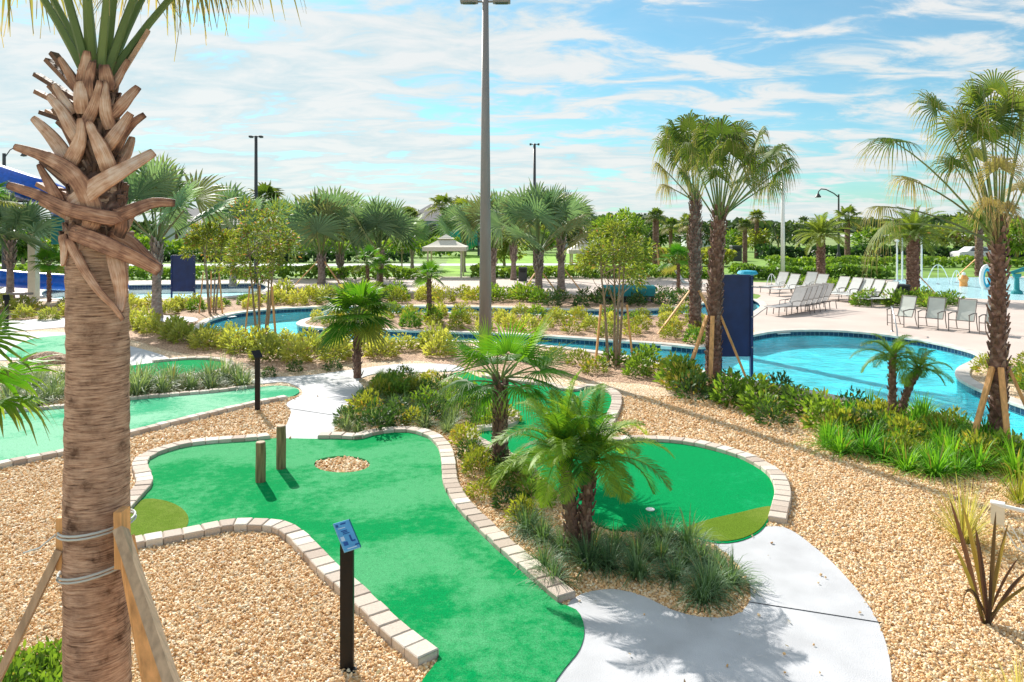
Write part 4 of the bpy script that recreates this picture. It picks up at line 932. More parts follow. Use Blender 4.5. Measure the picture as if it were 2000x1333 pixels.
lst = [(1318,262,.3,1.15,{}),(1345,252,-.3,1.15,{}),(1376,258,.2,1.15,{}),(1304,290,-.3,1.05,{}),(1335,290,.5,1.1,dict(droop=1.2)),(1365,320,-.5,.95,dict(droop=1.2)),(1350,275,.9,1.1,{}),(1296,330,.3,.8,dict(droop=1.3, dead=.25)),(1330,310,-.5,.85,{}),(1360,290,.8,.9,{}),(1305,365,-.1,.6,dict(droop=1.5, dead=.35)),(1390,300,.5,.8,{}),(1322,275,.9,.9,{}),(1350,330,.7,.7,{}),(1308,262,.8,.8,{})]
fan_palm('washington_palm', b, hb.z, px_specs(hb, D9, lst), trunk=(.20, .15), wedge=170, wz=(.05, hb.z+.2), label='tall shaggy fan palm on the river island, left behind the palm at the navy board', nseg=34, droop=1.05, split=.46, petw=.018, thread=True, limp=.05, wf=.95, sag=.04, brace=(1.4, 1.3, [R(190), R(-60)], .18, .09), wsize=(.16, .11, .035))
b = gxy(1950, 872); D10 = b[1]; hb = Vector((b[0]-.02, b[1], P(0, 470, D10).z))
lst = [(1745,278,-.3,.72,dict(droop=.9, limp=.3)),(1828,214,.1,.78,dict(droop=.8, limp=.25)),(1878,250,-.35,.8,dict(droop=1.0)),(1900,200,.3,.8,dict(droop=.8)),(1915,270,-.5,.75,dict(droop=1.2)),(1975,215,-.4,.8,dict(droop=.8)),(1778,352,.2,.55,dict(droop=1.2, dead=.25)),(1722,404,-.2,.42,dict(droop=1.3, dead=.2)),(1728,440,.35,.6,dict(droop=1.2, limp=1.1, tone=.9)),(1932,232,-.2,.75,dict(droop=.5)),(1962,262,.4,.7,dict(droop=.8)),(1905,310,.5,.66,dict(droop=1.1, dead=.12)),(1990,250,-.2,.66,dict(droop=.9)),(2035,300,.2,.66,dict(droop=1.0)),(1890,300,.2,.78,dict(droop=1.0)),(1862,325,-.2,.6,dict(droop=1.2)),(1912,215,.1,.8,dict(droop=.7)),(1940,180,.2,.7,dict(droop=.6)),(1950,330,-.5,.55,dict(droop=1.3, dead=.35)),(1918,360,.1,.5,dict(droop=1.4, dead=.5)),(1985,370,.2,.5,dict(droop=1.4, dead=.45)),(2010,200,.5,.7,{}),(1930,400,-.25,.42,dict(droop=1.6, dead=.55)),(1965,410,-.2,.4,dict(droop=1.6, dead=.6))]
fan_palm('washington_palm', b, hb.z, px_specs(hb, D10, lst), trunk=(.125, .095), wedge=170, wz=(.05, hb.z+.35), label='shaggy fan palm at the right edge with long leaf stalks and three reddish props', nseg=38, droop=1.0, split=.38, petw=.013, thread=True, limp=.05, brace=(1.25, .62, [R(200), R(-110), R(-25)], .13, .08), wsize=(.12, .07, .03), sag=.14, wf=.8)

# ============================================================ silvery bismarck palms and other mid palms
def bis(px, py, hubpy, n, Lpx, Rpx, label, r=.17, seed=1, lean=(0, 0), brace=None, e0=.2, e1=1.45, leaf='lf_bis', nseg=26, droop=.3, azs=0):
    b = gxy(px, py); k = b[1]/F
    return fan_palm('silver_fan_palm', b, P(0, hubpy, b[1]).z, [(o_, dict(kw_, roll=rng.uniform(-.9, .9), dead=(0 if rng.random() > .12 else .5))) for o_, kw_ in rand_specs(int(n*.8), Lpx*k, e0+.15, e1+.05, az0=azs)], trunk=(r*.95, r*.66), leaf=leaf, label=label, nseg=nseg, Rd=Rpx*k, droop=droop, split=.50, petw=.03, trunk_mat='bark_grey', wedge=50, wz=(b[1]*0+.55*P(0, hubpy, b[1]).z, P(0, hubpy, b[1]).z), spread=2.2, limp=-.08, sag=.03, brace=brace, group='silvery fan palms round the pool deck', fold=.35, wsize=(.25, .12, .05), wf=.95, bulge=.05)
bis(306, 622, 470, 18, 105, 88, 'fan palm with a thick grey trunk between the huge front palm and small navy board', r=.2, leaf='lf_bis', e0=.3, azs=.4)
bis(628, 556, 500, 19, 78, 74, 'silvery fan palm second from the left of the mid group, above the river bend', r=.26, brace=(1.4, 1.6, [R(200), R(-30)], .25, .1), e0=.45, azs=1)
bis(664, 545, 500, 15, 82, 70, 'silvery fan palm half hidden right behind the one above the river bend', r=.24, azs=2, e0=.5)
bis(742, 562, 492, 18, 60, 64, 'silvery fan palm right of the paired ones, left of the cream canopy', r=.22, azs=3, e0=.4)
bis(962, 560, 490, 15, 76, 64, 'silvery fan palm directly behind the tall grey light pole', r=.22, azs=.7, e0=.5)
bis(1052, 582, 495, 20, 88, 68, 'silvery fan palm with pale trunk between grey light pole and teal covered bench', r=.22, azs=1.9, brace=(1.2, 1.2, [R(210), R(-20)], .22, .09), e0=.15)
bis(1096, 572, 468, 15, 60, 54, 'silvery fan palm with brown trunk in front of the second cream canopy', r=.22, azs=2.6, brace=(1.2, 1.2, [R(-20)], .22, .09), e0=.6)
bis(905, 532, 478, 14, 52, 46, 'silvery fan palm between the cream canopy and the tall grey light pole', r=.2, azs=1.3, e0=.3)
bis(1003, 548, 482, 14, 50, 48, 'silvery fan palm left of the paired palms and right of the grey light pole', r=.2, azs=2.3, e0=.3)
bis(548, 540, 480, 14, 55, 52, 'silvery fan palm behind the right side of the flowering tree', r=.2, azs=.3, e0=.3)
bis(805, 525, 478, 12, 34, 34, 'small silvery fan palm left beside the cream canopy', r=.16, azs=.9, e0=.3)
bis(20, 590, 470, 14, 50, 70, 'silvery fan palm at the left edge in front of the blue slide', r=.18, azs=.3, e0=-.1)
bis(455, 560, 450, 12, 50, 60, 'silvery fan palm behind the flowering tree, right of the small navy board', r=.2, azs=.3, e0=.1)

# ---- small windmill style fan palms
def wind(px, py, hubpy, n, Lpx, Rpx, label, r=.09, leaf='lf_fan', e0=-.5, e1=1.4, nseg=26, as_parts=False, azs=0, lean=(0, 0), droop=.35):
    b = gxy(px, py); k = b[1]/F; z = P(0, hubpy, b[1]).z
    return fan_palm('windmill_palm', b, z, rand_specs(n, Lpx*k, e0, e1, az0=azs), trunk=(r, r*.9), leaf=leaf, label=label, nseg=nseg, Rd=Rpx*k, droop=droop, split=.5, petw=.012, wedge=40, wz=(.05, z), limp=.3, sag=.06, as_parts=as_parts, wsize=(.1, .06, .03), wf=1.0, lean=lean)
wind(698, 740, 622, 26, 44, 56, 'bright green fan palm with slim dark trunk beside the yellow hedge and central path', azs=.5, as_parts=True)
wind(838, 628, 542, 12, 18, 24, 'small fan palm with slim dark trunk on the river island below the cream canopy', leaf='lf_fan', azs=1.2)
wind(1325, 572, 512, 14, 24, 26, 'dark green small palm right of the teal covered bench', leaf='lf_fan', azs=2.1)
wind(96, 590, 515, 12, 18, 26, 'small green palm with grey trunk before the blue slide left of the huge palm', azs=.2)
wind(744, 575, 520, 10, 14, 18, 'small palm with thin dark trunk before the silvery palm left of the cream canopy', azs=2.2)
wind(718, 585, 512, 10, 22, 20, 'small palm rising just behind the bright green fan palm', azs=1.2)
# fan palm in the planted bed, in front of the light pole
b = gxy(977, 912); D = b[1]; hb = Vector((b[0]-.02, b[1], P(0, 742, D).z))
lst = [(922,700,.1,.62,dict(tone=.8, droop=.15, limp=-.15)),(1022,698,-.1,.74,dict(droop=.1, tone=.85, limp=-.75)),(990,690,-.35,.66,dict(tone=.4, limp=-.6)),(950,690,.1,.62,dict(limp=-.6, tone=.7)),(1045,715,.2,.66,dict(limp=-.3, tone=.6, droop=.2)),(955,712,.3,.6,{}),(1035,740,.15,.55,{}),(912,745,-.15,.5,dict(droop=.7)),(1000,705,.4,.62,{}),(940,755,-.3,.5,dict(droop=.8)),(1010,755,-.35,.48,dict(droop=.8)),(968,690,0,.6,dict(tone=.3)),(925,725,.35,.55,{}),(1020,765,.25,.45,dict(droop=.9)),(952,775,.1,.42,dict(droop=1)),(1050,725,-.3,.55,{}),(1015,700,.2,.6,dict(tone=.6)),(935,700,-.2,.55,dict(tone=.55)),(905,765,.1,.4,dict(droop=.9)),(1040,765,-.1,.42,dict(droop=.9))]
fan_palm('windmill_palm', b, hb.z, [(o_, dict(k_, Rd=k_['Rd']*1.2)) for o_, k_ in px_specs(hb, D, lst)], trunk=(.085, .08), lean=(0, 0), leaf='lf_fan', label='green fan palm with shaggy dark trunk in the central bed before the light pole', nseg=30, droop=.35, split=.34, petw=.012, wf=.85, spread=1.75, wedge=110, wz=(.05, hb.z), limp=.15, wsize=(.09, .05, .03), sag=.08)
# fan leaves of a palm just outside the left edge
b = (-3.95-.35, 5.75, 0); hb = Vector((b[0], b[1], 1.95))
lst = [(-5,745,-.1,.42,dict(droop=.5, tone=.8)),(-30,700,.1,.45,{}),(-20,790,0,.42,dict(droop=.9)),(-120,640,.2,.5,{}),(-190,690,-.3,.5,{}),(-240,760,.2,.45,{}),(-60,660,.5,.45,{}),(-100,720,-.5,.4,{})]
fan_palm('windmill_palm', b, hb.z, [(o_, dict(k_, Rd=k_['Rd']*1.3, limp=k_.get('limp', .05))) for o_, k_ in px_specs(hb, b[1], lst)], trunk=(.085, .08), leaf='lf_fan', label='fan palm leaves reaching in at the left edge over the pale green strip', nseg=26, droop=.4, split=.5, petw=.012, wedge=60, wz=(.05, hb.z), limp=.3, wsize=(.09, .05, .03))
# upper left: another far palm crown peeking at the edge
wind(-35, 640, 395, 9, 34, 44, 'yellow green palm leaves at the left edge below the blue slide top', r=.13, azs=.1, e0=0)

# ---- pygmy date palms
b = gxy(1128, 1080); root = empty('pygmy_date_palm', b)
for (lx, ly, hz_, tr) in (((-.17), .02, 1.02, .07), (.10, .0, .94, .062)):
    sub = empty('stem_holder', (0, 0, 0)); bpy.data.objects.remove(sub)
    t = MB(); off = (-.05 if lx < 0 else .08, 0)
    trunk_tube(t, hz_, tr, tr*.85, (lx*.6, ly), rings=14, seg=10); 
    t.V = [v+np.array([off[0], off[1], 0], dtype=np.float32) for v in t.V]
    w2 = MB(); wedges(w2, .05, hz_, tr, 55, (.07, .045, .025), (lx*.6, ly), hz_); t.add(np.concatenate(w2.V)+np.array([off[0], off[1], 0]), np.concatenate(w2.Q), col=np.concatenate(w2.C))
    t.build('trunk', M['boots_dark'], root)
    hub = Vector((off[0]+lx*.6, ly, hz_))
    for k in range(24):
        u = (k+.5)/24; f = MB(); az = k*2.399+lx*3; el = 1.45-1.3*u+rng.uniform(-.1, .1)
        pinnate(f, hub, az, el, .88*rng.uniform(.8, 1.15), 1.75*rng.uniform(.8, 1.25), 56, .225, .0095, .25, ldroop=.3, tone=rng.choice([.15, .3, .45, .7, .95]), petw=.009)
        f.build('frond', M['lf_pyg'], root)
tag(root, 'twin trunk pygmy date palm with arching feathery fronds in the bed between the two greens', 'palm tree')
def pyg(px, py, hubpy, L, label, lean=(0, 0), n=18):
    b = gxy(px, py); z = P(0, hubpy, b[1]).z
    feather_palm('pygmy_date_palm', b, z, n, L, e=(1.3, -.1), grav=1.7, ll=.19, leaf='lf_pyg', label=label, trunk=(.065, .055), lean=lean, wedge=45, wsize=(.06, .045, .02), nl=34, lw=.010, vee=.3, as_parts=True, ldroop=.45, tones=[.1, .2, .35, .5])
pyg(1743, 838, 698, .68, 'small feathery palm with upright trunk by the pool at the right')
pyg(1758, 836, 722, .55, 'small feathery palm with leaning trunk beside the upright one at the right of the pool', lean=(.36, .05), n=14)
# ---- date palms on the deck
def date(px, py, hubpy, Lpx, label, r=.2, n=34, brace=None):
    b = gxy(px, py); k = b[1]/F
    feather_palm('date_palm', b, P(0, hubpy, b[1]).z, n, Lpx*k, e=(1.4, -.15), grav=1.1, ll=.42, leaf='lf_date', label=label, trunk=(r, r*.9), wedge=90, wsize=(.16, .12, .05), nl=32, lw=.035, vee=.6, brace=brace, trunk_mat='boots_dark')
date(1603, 560, 462, 62, 'date palm behind the row of white loungers left of the street lamp', r=.24)
date(1783, 582, 462, 78, 'date palm with thick brown trunk between the splash pad and the loungers', r=.3, n=38, brace=(1.1, 1.2, [R(-20)], .26, .1))
date(1912, 540, 440, 55, 'date palm behind the splash pad, half hidden by the shaggy right palm', r=.26, brace=(1.2, 1.6, [R(180), R(0)], .26, .1))
# ---- cabbage palms further off
def cab(px, py, hubpy, Lpx, Rpx, label, r=.16, brace=None, n=14):
    b = gxy(px, py); k = b[1]/F; z = P(0, hubpy, b[1]).z
    fan_palm('cabbage_palm', b, z, rand_specs(n, Lpx*k, -.4, 1.4), trunk=(r, r*.9), leaf='lf_wash', label=label, nseg=18, Rd=Rpx*k, droop=.5, split=.5, petw=.03, wedge=40, wz=(.3, z), limp=.3, as_parts=False, trunk_mat='boots_dark', wf=1.3, brace=brace)
cab(1281, 538, 425, 12, 14, 'slim cabbage palm propped by boards behind the leafy tree, left of the tall palms', r=.25, brace=(2.2, 1.6, [R(180), R(0), R(-90)], .22, .12))
cab(1455, 520, 442, 9, 13, 'distant slim palm seen against the tree line just right of the tall palms', r=.22)
cab(1478, 505, 425, 10, 14, 'distant slim palm, the taller of the two right of the tall palms', r=.25)
cab(866, 498, 408, 20, 22, 'palm in front of the pale blue house', r=.25)
cab(905, 500, 418, 24, 24, 'palm beside the teal shade sail', r=.25)
cab(1310, 500, 445, 14, 16, 'broad yellow green palm left behind the island palm', r=.25)
cab(1345, 505, 440, 16, 16, 'yellow green palm crown showing right behind the island palm trunk', r=.25)
cab(1655, 520, 430, 20, 20, 'reddish trunked palm right behind the street lamp', r=.25)
cab(520, 505, 395, 20, 34, 'bright fan palm behind the flowering tree, right of the black lamp post', r=.3)

# ============================================================ small trees
def tree(name, px, py, toppy, rpx, label, rz=None, leaf='lf_tree', nleaf=2600, lsz=(.13, .05), stems=4, stakes=0, seed=1, group=None, cat='tree', nb=28, srad=.035, bark='stem', pink=False, zsq=.5):
    b = gxy(px, py); k = b[1]/F; h = P(0, toppy, b[1]).z; rx = rpx*k; rzz = rz*k if rz else h*zsq*.6
    st, lf = tree_parts(h, rx, rzz, nleaf, lsz, stems, seed, nb=nb, srad=srad)
    root = empty(name, b); tr = st.build('trunk', M[bark], root); lf.build('crown', M[leaf], root)
    if pink:
        _, fl = tree_parts(h+.05, rx*1.0, rzz*1.02, 260, (.09, .06), stems, seed, nb=nb); fl.build('blossom', M['lf_pink'], root)
    for i in range(stakes):
        a = R(200+i*140); mb = MB(); mb.beam((math.cos(a)*.5, math.sin(a)*.5, -.02), (math.cos(a)*.34, math.sin(a)*.34, h*.42), .05, .045); mb.build('stake', M['lumber'], root)
    tag(root, label, cat, group); return root
tree('crape_myrtle', 512, 676, 398, 82, 'wispy multi stem tree with reddish tinged crown and wooden stakes at the yellow hedge', rz=88, nleaf=4000, lsz=(.12, .042), stakes=3, seed=3, pink=True)
tree('crape_myrtle', 415, 612, 418, 52, 'round crowned small tree with pale stakes right of the small navy board', rz=52, nleaf=2900, lsz=(.15, .06), stakes=3, seed=5)
tree('crape_myrtle', 1198, 716, 428, 72, 'open leafy multi stem tree with two wooden stakes beside the river, right of the centre', rz=80, nleaf=2900, lsz=(.10, .038), stakes=2, seed=8, leaf='lf_tree')
tree('leafy_tree', 1212, 545, 415, 62, 'full green tree behind the teal covered bench', rz=52, nleaf=3600, lsz=(.3, .12), stems=1, seed=9, leaf='lf_grn', srad=.12)
tree('leafy_tree', 985, 520, 450, 40, 'yellow green tree right behind the grey light pole', rz=30, nleaf=1400, lsz=(.35, .15), stems=1, seed=11, leaf='lf_tree', srad=.12)
tree('leafy_tree', 785, 530, 455, 26, 'small tree left beside the cream canopy', rz=20, nleaf=900, lsz=(.3, .12), stems=1, seed=12, leaf='lf_grn', srad=.06)
tree('leafy_tree', 1800, 490, 440, 45, 'green tree beyond the splash pad', rz=22, nleaf=900, lsz=(.6, .25), stems=1, seed=14, leaf='lf_grn', srad=.15)
tree('leafy_tree', 1868, 505, 425, 50, 'light green tree right of the one beyond the splash pad', rz=30, nleaf=1300, lsz=(.5, .2), stems=1, seed=15, leaf='lf_tree', srad=.15)
tree('leafy_tree', 1985, 520, 432, 55, 'green tree at the right edge beyond the splash pad', rz=36, nleaf=1500, lsz=(.45, .2), stems=1, seed=16, leaf='lf_grn', srad=.15)
tree('leafy_tree', 1520, 500, 440, 30, 'dark tree behind the white slim pole', rz=20, nleaf=700, lsz=(.5, .2), stems=1, seed=17, leaf='lf_far', srad=.15)
tree('leafy_tree', 1475, 505, 448, 30, 'olive green tree between the two distant slim palms', rz=22, nleaf=700, lsz=(.5, .2), stems=1, seed=18, leaf='lf_tree', srad=.12)
for i, (px, py, tp, rp, lf_, lb) in enumerate([(815,488,415,22,'lf_far','dark tree just left of the pale blue house'),(840,490,440,26,'lf_grn','green tree in front of the pale blue house wall'),(740,490,430,30,'lf_far','dark tree behind the silvery palms left of the cream canopy'),(590,490,420,32,'lf_far','dark tree left behind the paired silvery palms'),(1010,488,440,26,'lf_far','dark tree behind the palms right of the grey light pole'),(110,500,440,35,'lf_far','dark tree behind the slide columns'),(250,500,445,34,'lf_grn','green tree behind the fan palm right of the huge palm'),(1075,487,438,26,'lf_tree','olive tree behind the paired palms before the second canopy'),(1330,480,440,24,'lf_far','dark tree on the tree line left of the tall palms'),(1400,482,442,26,'lf_far','dark tree on the tree line behind the tall palm trunks'),(700,488,445,26,'lf_tree','light tree behind the paired silvery palms'),(45,520,455,30,'lf_grn','green tree below the blue slide top at the left edge')]):
    tree('background_tree', px, py, tp, rp, lb, rz=rp*.8, nleaf=700, lsz=(.6, .26), stems=1, seed=30+i, leaf=lf_, srad=.15, nb=18)
# far tree line
FT = [tree('background_tree', -700-i*200, 489, [430, 438, 424][i], 30, 'x', rz=26, nleaf=900, lsz=(.6, .26), stems=1, seed=70+i, leaf=['lf_far', 'lf_grn', 'lf_tree'][i], srad=.15, nb=18) for i in range(3)]
FP = [fan_palm('cabbage_palm', gxy(-800-i*200, 500), [4.2, 5.2][i], rand_specs(16, 1.3, -.3, 1.45), trunk=(.25, .2), leaf=['lf_bis', 'lf_wash'][i], label='x', nseg=16, Rd=1.5, droop=.4, split=.5, petw=.03, wedge=30, wz=(.3, 4), limp=.1, as_parts=False, wf=1.3) for i in range(2)]
us = set()
for i, (px, py, q) in enumerate([(270,492,0),(345,496,3),(392,490,1),(430,493,4),(478,489,0),(545,494,3),(575,490,2),(615,492,0),(655,488,1),(690,493,4),(722,489,0),(765,495,3),(800,492,4),(830,486,0),(925,489,1),(945,494,3),(1000,495,4),(1030,488,0),(1060,493,1),(1115,490,0),(1135,496,3),(1175,489,2),(1260,490,0),(1290,486,1),(1365,488,0),(1430,492,1),(1560,488,0),(1700,490,1),(1750,488,2),(1840,487,0),(1950,490,1),(180,492,0),(140,494,4),(60,492,1)]):
    pr = (FT+FP)[q]; o = pr if q not in us else copy_tree(pr); us.add(q); x, y, _ = gxy(px, py); o.location = (x, y, 0); o.rotation_euler.z = rng.uniform(0, 6.2); sc = rng.uniform(.8, 1.1); o.scale = (sc,)*3
    tag(o, ['small dark tree in the distant band of trees beyond the deck hedges', 'small green tree in the distant band of trees beyond the deck hedges', 'small olive tree in the distant band of trees beyond the deck hedges', 'small silvery palm in the distant band of trees beyond the deck hedges', 'small green palm in the distant band of trees beyond the deck hedges'][q], 'tree' if q < 3 else 'palm tree', ['dark', 'green', 'olive', 'silvery palm', 'green palm'][q]+' trees of the distant band')
def treeline():
    V = []; Q = []; C = []; b = 0
    for k in range(15000):
        x = nrng.uniform(-560, 620); y = nrng.uniform(560, 640)
        hh = 9+3.2*math.sin(x*.021)+2.2*math.sin(x*.07+1)+1.6*math.sin(x*.19)
        if x < 60: hh *= .8
        z = rng.uniform(0, 1)**.7*hh; s = rng.uniform(1.6, 3.6)
        o = vz(rng.uniform(0, 6.3), rng.uniform(0, 1.4)); sd = o.cross(Vector((rng.gauss(0, 1), rng.gauss(0, 1), rng.gauss(0, 1)))).normalized()*s
        p = Vector((x, y, z)); V += [tuple(p-sd), tuple(p-o*s), tuple(p+sd), tuple(p+o*s)]; C += [(rng.random(), 0, 0)]*4; Q += [(b, b+1, b+2, b+3)]; b += 4
    mb = MB(); mb.add(V, Q, col=C); o = mb.build('far_woods', M['lf_far']); tag(o, 'dark wood along the horizon', 'wood', kind='stuff')
treeline()

# ============================================================ shrubs, each one its own object, sharing meshes
PROTO = {}
for i in range(4):
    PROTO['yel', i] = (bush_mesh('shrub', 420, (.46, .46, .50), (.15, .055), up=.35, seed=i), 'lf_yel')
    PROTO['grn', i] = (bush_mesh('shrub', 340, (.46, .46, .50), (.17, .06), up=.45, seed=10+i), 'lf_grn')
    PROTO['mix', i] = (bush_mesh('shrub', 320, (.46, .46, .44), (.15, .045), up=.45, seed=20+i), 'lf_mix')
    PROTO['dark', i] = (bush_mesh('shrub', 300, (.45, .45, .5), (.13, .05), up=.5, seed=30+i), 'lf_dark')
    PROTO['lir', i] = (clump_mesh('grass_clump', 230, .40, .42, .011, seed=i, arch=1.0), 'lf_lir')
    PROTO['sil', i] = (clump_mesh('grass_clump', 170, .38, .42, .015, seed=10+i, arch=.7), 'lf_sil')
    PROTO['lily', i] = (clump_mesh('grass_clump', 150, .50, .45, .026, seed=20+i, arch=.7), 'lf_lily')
MIXN = dict(yel='shrub', grn='shrub', mix='shrub', dark='shrub', lir='grass_clump', sil='grass_clump', lily='grass_clump')
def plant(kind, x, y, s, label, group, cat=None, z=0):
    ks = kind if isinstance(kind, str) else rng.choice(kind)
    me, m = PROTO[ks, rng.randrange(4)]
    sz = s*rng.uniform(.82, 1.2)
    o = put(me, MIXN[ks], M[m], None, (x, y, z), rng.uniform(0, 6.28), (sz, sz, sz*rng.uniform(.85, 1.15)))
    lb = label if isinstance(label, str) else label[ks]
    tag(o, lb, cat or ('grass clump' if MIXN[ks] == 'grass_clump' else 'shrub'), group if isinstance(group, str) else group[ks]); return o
def zone(px, kinds, spacing, s, label, group, cat=None, avoid=(), z=0):
    pl = [Vector((*G(x, y)[:2], 0)) for x, y in px]
    for x, y in scatter(pl, spacing, avoid): plant(kinds, x, y, s, label, group, cat, z)
GR = [TA, TB, TD, TF, TE]+list(PW.values())+KERBS
zone([(235,640),(300,655),(400,682),(480,702),(520,690),(480,672),(395,668),(330,650),(240,632)], 'yel', .66, .92, 'yellow green shrub in the hedge curving along the left of the river', 'yellow hedge left of the stakes', avoid=GR)
zone([(520,705),(660,712),(675,700),(665,680),(520,678)], 'yel', .6, 1.0, 'yellow green shrub in the hedge between the staked tree and the bright fan palm', 'yellow hedge by the bright fan palm')
zone([(720,700),(880,700),(880,684),(720,683)], 'yel', .8, .92, 'yellow green shrub in the hedge right of the bright fan palm', 'yellow hedge right of the bright fan palm')
zone([(-60,632),(130,626),(240,620),(380,610),(330,598),(130,600),(-60,606)], ['yel', 'mix', 'yel'], 1.15, 1.0, {'yel': 'yellow green shrub in the row beyond the far left path', 'mix': 'mottled shrub in the row beyond the far left path'}, {'yel': 'yellow shrubs beyond the far left path', 'mix': 'mottled shrubs beyond the far left path'})
zone([(245,775),(480,756),(480,742),(245,752)], 'sil', .38, 1.15, 'silvery grass clump in the row above the long pale green strip', 'silvery grass row', avoid=GR)
zone([(20,800),(130,790),(130,742),(60,735),(20,760)], 'sil', .48, 1.15, 'silvery grass clump left of the huge trunk above the pale green strip', 'silvery grasses left of the trunk', avoid=GR)
zone([(520,740),(600,728),(700,722),(700,716),(600,720),(520,730)], 'dark', .7, .45, 'small dark shrub in the line along the back of the central path', 'small dark shrubs behind the central path')
zone([(655,852),(700,790),(712,762),(740,738),(800,738),(860,752),(900,775),(960,800),(990,815),(985,832),(900,842),(855,850),(790,838),(740,842),(690,852)], ['sil', 'grn', 'lir', 'sil', 'lir', 'sil', 'lir', 'mix', 'dark'], .30, .62, {'sil': 'silvery grass clump in the bed between the central path and the light pole', 'grn': 'green shrub in the bed between the central path and the light pole', 'lir': 'dark grass clump in the bed between the central path and the light pole', 'mix': 'yellow tinged shrub in the bed between the central path and the light pole', 'dark': 'dark shrub in the bed between the central path and the light pole'}, {'sil': 'silvery clumps in the central bed', 'grn': 'green shrubs in the central bed', 'lir': 'dark clumps in the central bed', 'mix': 'yellow tinged shrubs in the central bed', 'dark': 'dark shrubs in the central bed'}, avoid=GR)
zone([(885,860),(905,850),(930,872),(985,905),(1030,935),(1060,1010),(1000,1040),(940,975),(905,930),(890,900)], ['grn', 'mix', 'mix', 'dark'], .36, .46, {'grn': 'small green shrub left of the twin palm, beside the kerb', 'mix': 'small yellow tinged shrub left of the twin palm, beside the kerb', 'dark': 'small dark shrub left of the twin palm, beside the kerb'}, {'grn': 'green shrubs left of the twin palm', 'mix': 'yellow tinged shrubs left of the twin palm', 'dark': 'dark shrubs left of the twin palm'}, avoid=GR)
for px, py in [(1062,1112),(1098,1085),(1150,1112),(1200,1075),(1188,1112),(1245,1090),(1245,1130),(1290,1095),(1300,1062),(1345,1075),(1318,1135),(1368,1102),(1402,1118),(1385,1160),(1425,1142),(1340,1110),(1060,1060),(1268,1062),(1080,1140),(1160,1075),(1030,1040),(1372,1178)]:
    x, y, _ = gxy(px, py); plant('lir', x, y, .72, 'dark green grass clump in the gravel bed tip beside the curved path', 'dark grass clumps by the curved path')
zone([(1085,720),(1290,755),(1340,765),(1350,748),(1280,725),(1120,700),(1085,702)], ['mix', 'grn', 'mix'], .8, .82, {'grn': 'green shrub along the river bank right of the light pole', 'mix': 'yellow tinged shrub along the river bank right of the light pole'}, {'grn': 'green shrubs on the near river bank', 'mix': 'yellow tinged shrubs on the near river bank'}, avoid=[TB, POOL]+KERBS)
zone([(1290,765),(1400,795),(1500,830),(1580,850),(1700,860),(1700,800),(1600,795),(1480,765),(1400,755),(1330,745)], ['grn', 'mix', 'grn', 'dark'], .62, .84, {'dark': 'dark shrub in the dense bed between gravel and pool near the navy board', 'grn': 'green shrub in the dense bed between gravel and pool near the navy board', 'mix': 'yellow tinged shrub in the dense bed between gravel and pool near the navy board'}, {'dark': 'dark shrubs by the pool', 'grn': 'green shrubs by the pool', 'mix': 'yellow tinged shrubs by the pool'}, avoid=[POOL])
zone([(1600,875),(1640,840),(1690,808),(1790,820),(1880,845),(1960,870),(1960,915),(1900,930),(1820,935),(1780,925),(1700,905)], ['lily', 'lily', 'lily', 'lily', 'mix'], .34, .76, {'lily': 'bright green strappy clump in the bed left of the shaggy right palm', 'mix': 'yellow tinged shrub among the bright strappy clumps at the right'}, {'lily': 'bright strappy clumps at the right', 'mix': 'yellow tinged shrubs among the strappy clumps'}, avoid=[POOL])
zone([(1965,900),(2060,880),(2150,960),(2040,960),(1985,945)], ['lily', 'grn'], .42, .85, {'lily': 'bright green strappy clump at the right edge beyond the shaggy palm', 'grn': 'green shrub at the right edge beyond the shaggy palm'}, {'lily': 'bright strappy clumps at the right edge', 'grn': 'green shrubs at the right edge'}, avoid=[POOL])
ISI = [Vector((v.x, v.y, 0)) for v in offset_poly(ISL, -.55)]
for x, y in scatter(ISI, .86):
    if x > -9.2 or rng.random() < .6: plant(['grn', 'mix', 'mix', 'yel'], x, y, .72, {'grn': 'green shrub planted on the river island', 'mix': 'yellow tinged shrub planted on the river island', 'yel': 'pale yellow shrub planted on the river island'}, {'grn': 'green shrubs on the river island', 'mix': 'yellow tinged shrubs on the river island', 'yel': 'pale yellow shrubs on the river island'}, z=.03)
zone([(540,600),(700,592),(1000,592),(1060,598),(1060,585),(900,580),(700,578),(540,584)], ['grn', 'mix', 'grn', 'yel'], 1.05, 1.2, {'grn': 'green shrub on the far river bank between river and deck', 'mix': 'mottled shrub on the far river bank between river and deck', 'yel': 'pale yellow shrub on the far river bank between river and deck'}, {'grn': 'green shrubs on the far bank', 'mix': 'mottled shrubs on the far bank', 'yel': 'yellow shrubs on the far bank'})
zone([(1055,604),(1330,597),(1340,588),(1300,583),(1060,585)], 'dark', 1.1, 1.1, 'dark green shrub on the far river bank in front of the teal covered bench', 'dark shrubs on the far bank', avoid=[POOL])
zone([(350,610),(480,604),(540,596),(530,586),(420,596),(350,602)], ['grn', 'yel'], .9, .8, {'grn': 'green shrub at the outer bend of the river on the left', 'yel': 'yellow shrub at the outer bend of the river on the left'}, {'grn': 'green shrubs at the river bend', 'yel': 'yellow shrubs at the river bend'}, avoid=[POOL])
zone([(1680,600),(1860,606),(1870,596),(1800,588),(1690,588)], 'grn', .95, 1.15, 'green shrub in the round planter under the date palm between loungers and splash pad', 'shrubs under the date palm', avoid=[PAD])
zone([(1540,566),(1740,585),(1740,574),(1560,556)], 'grn', 1.1, 1.0, 'green shrub in the strip behind the row of white loungers', 'shrubs behind the loungers')
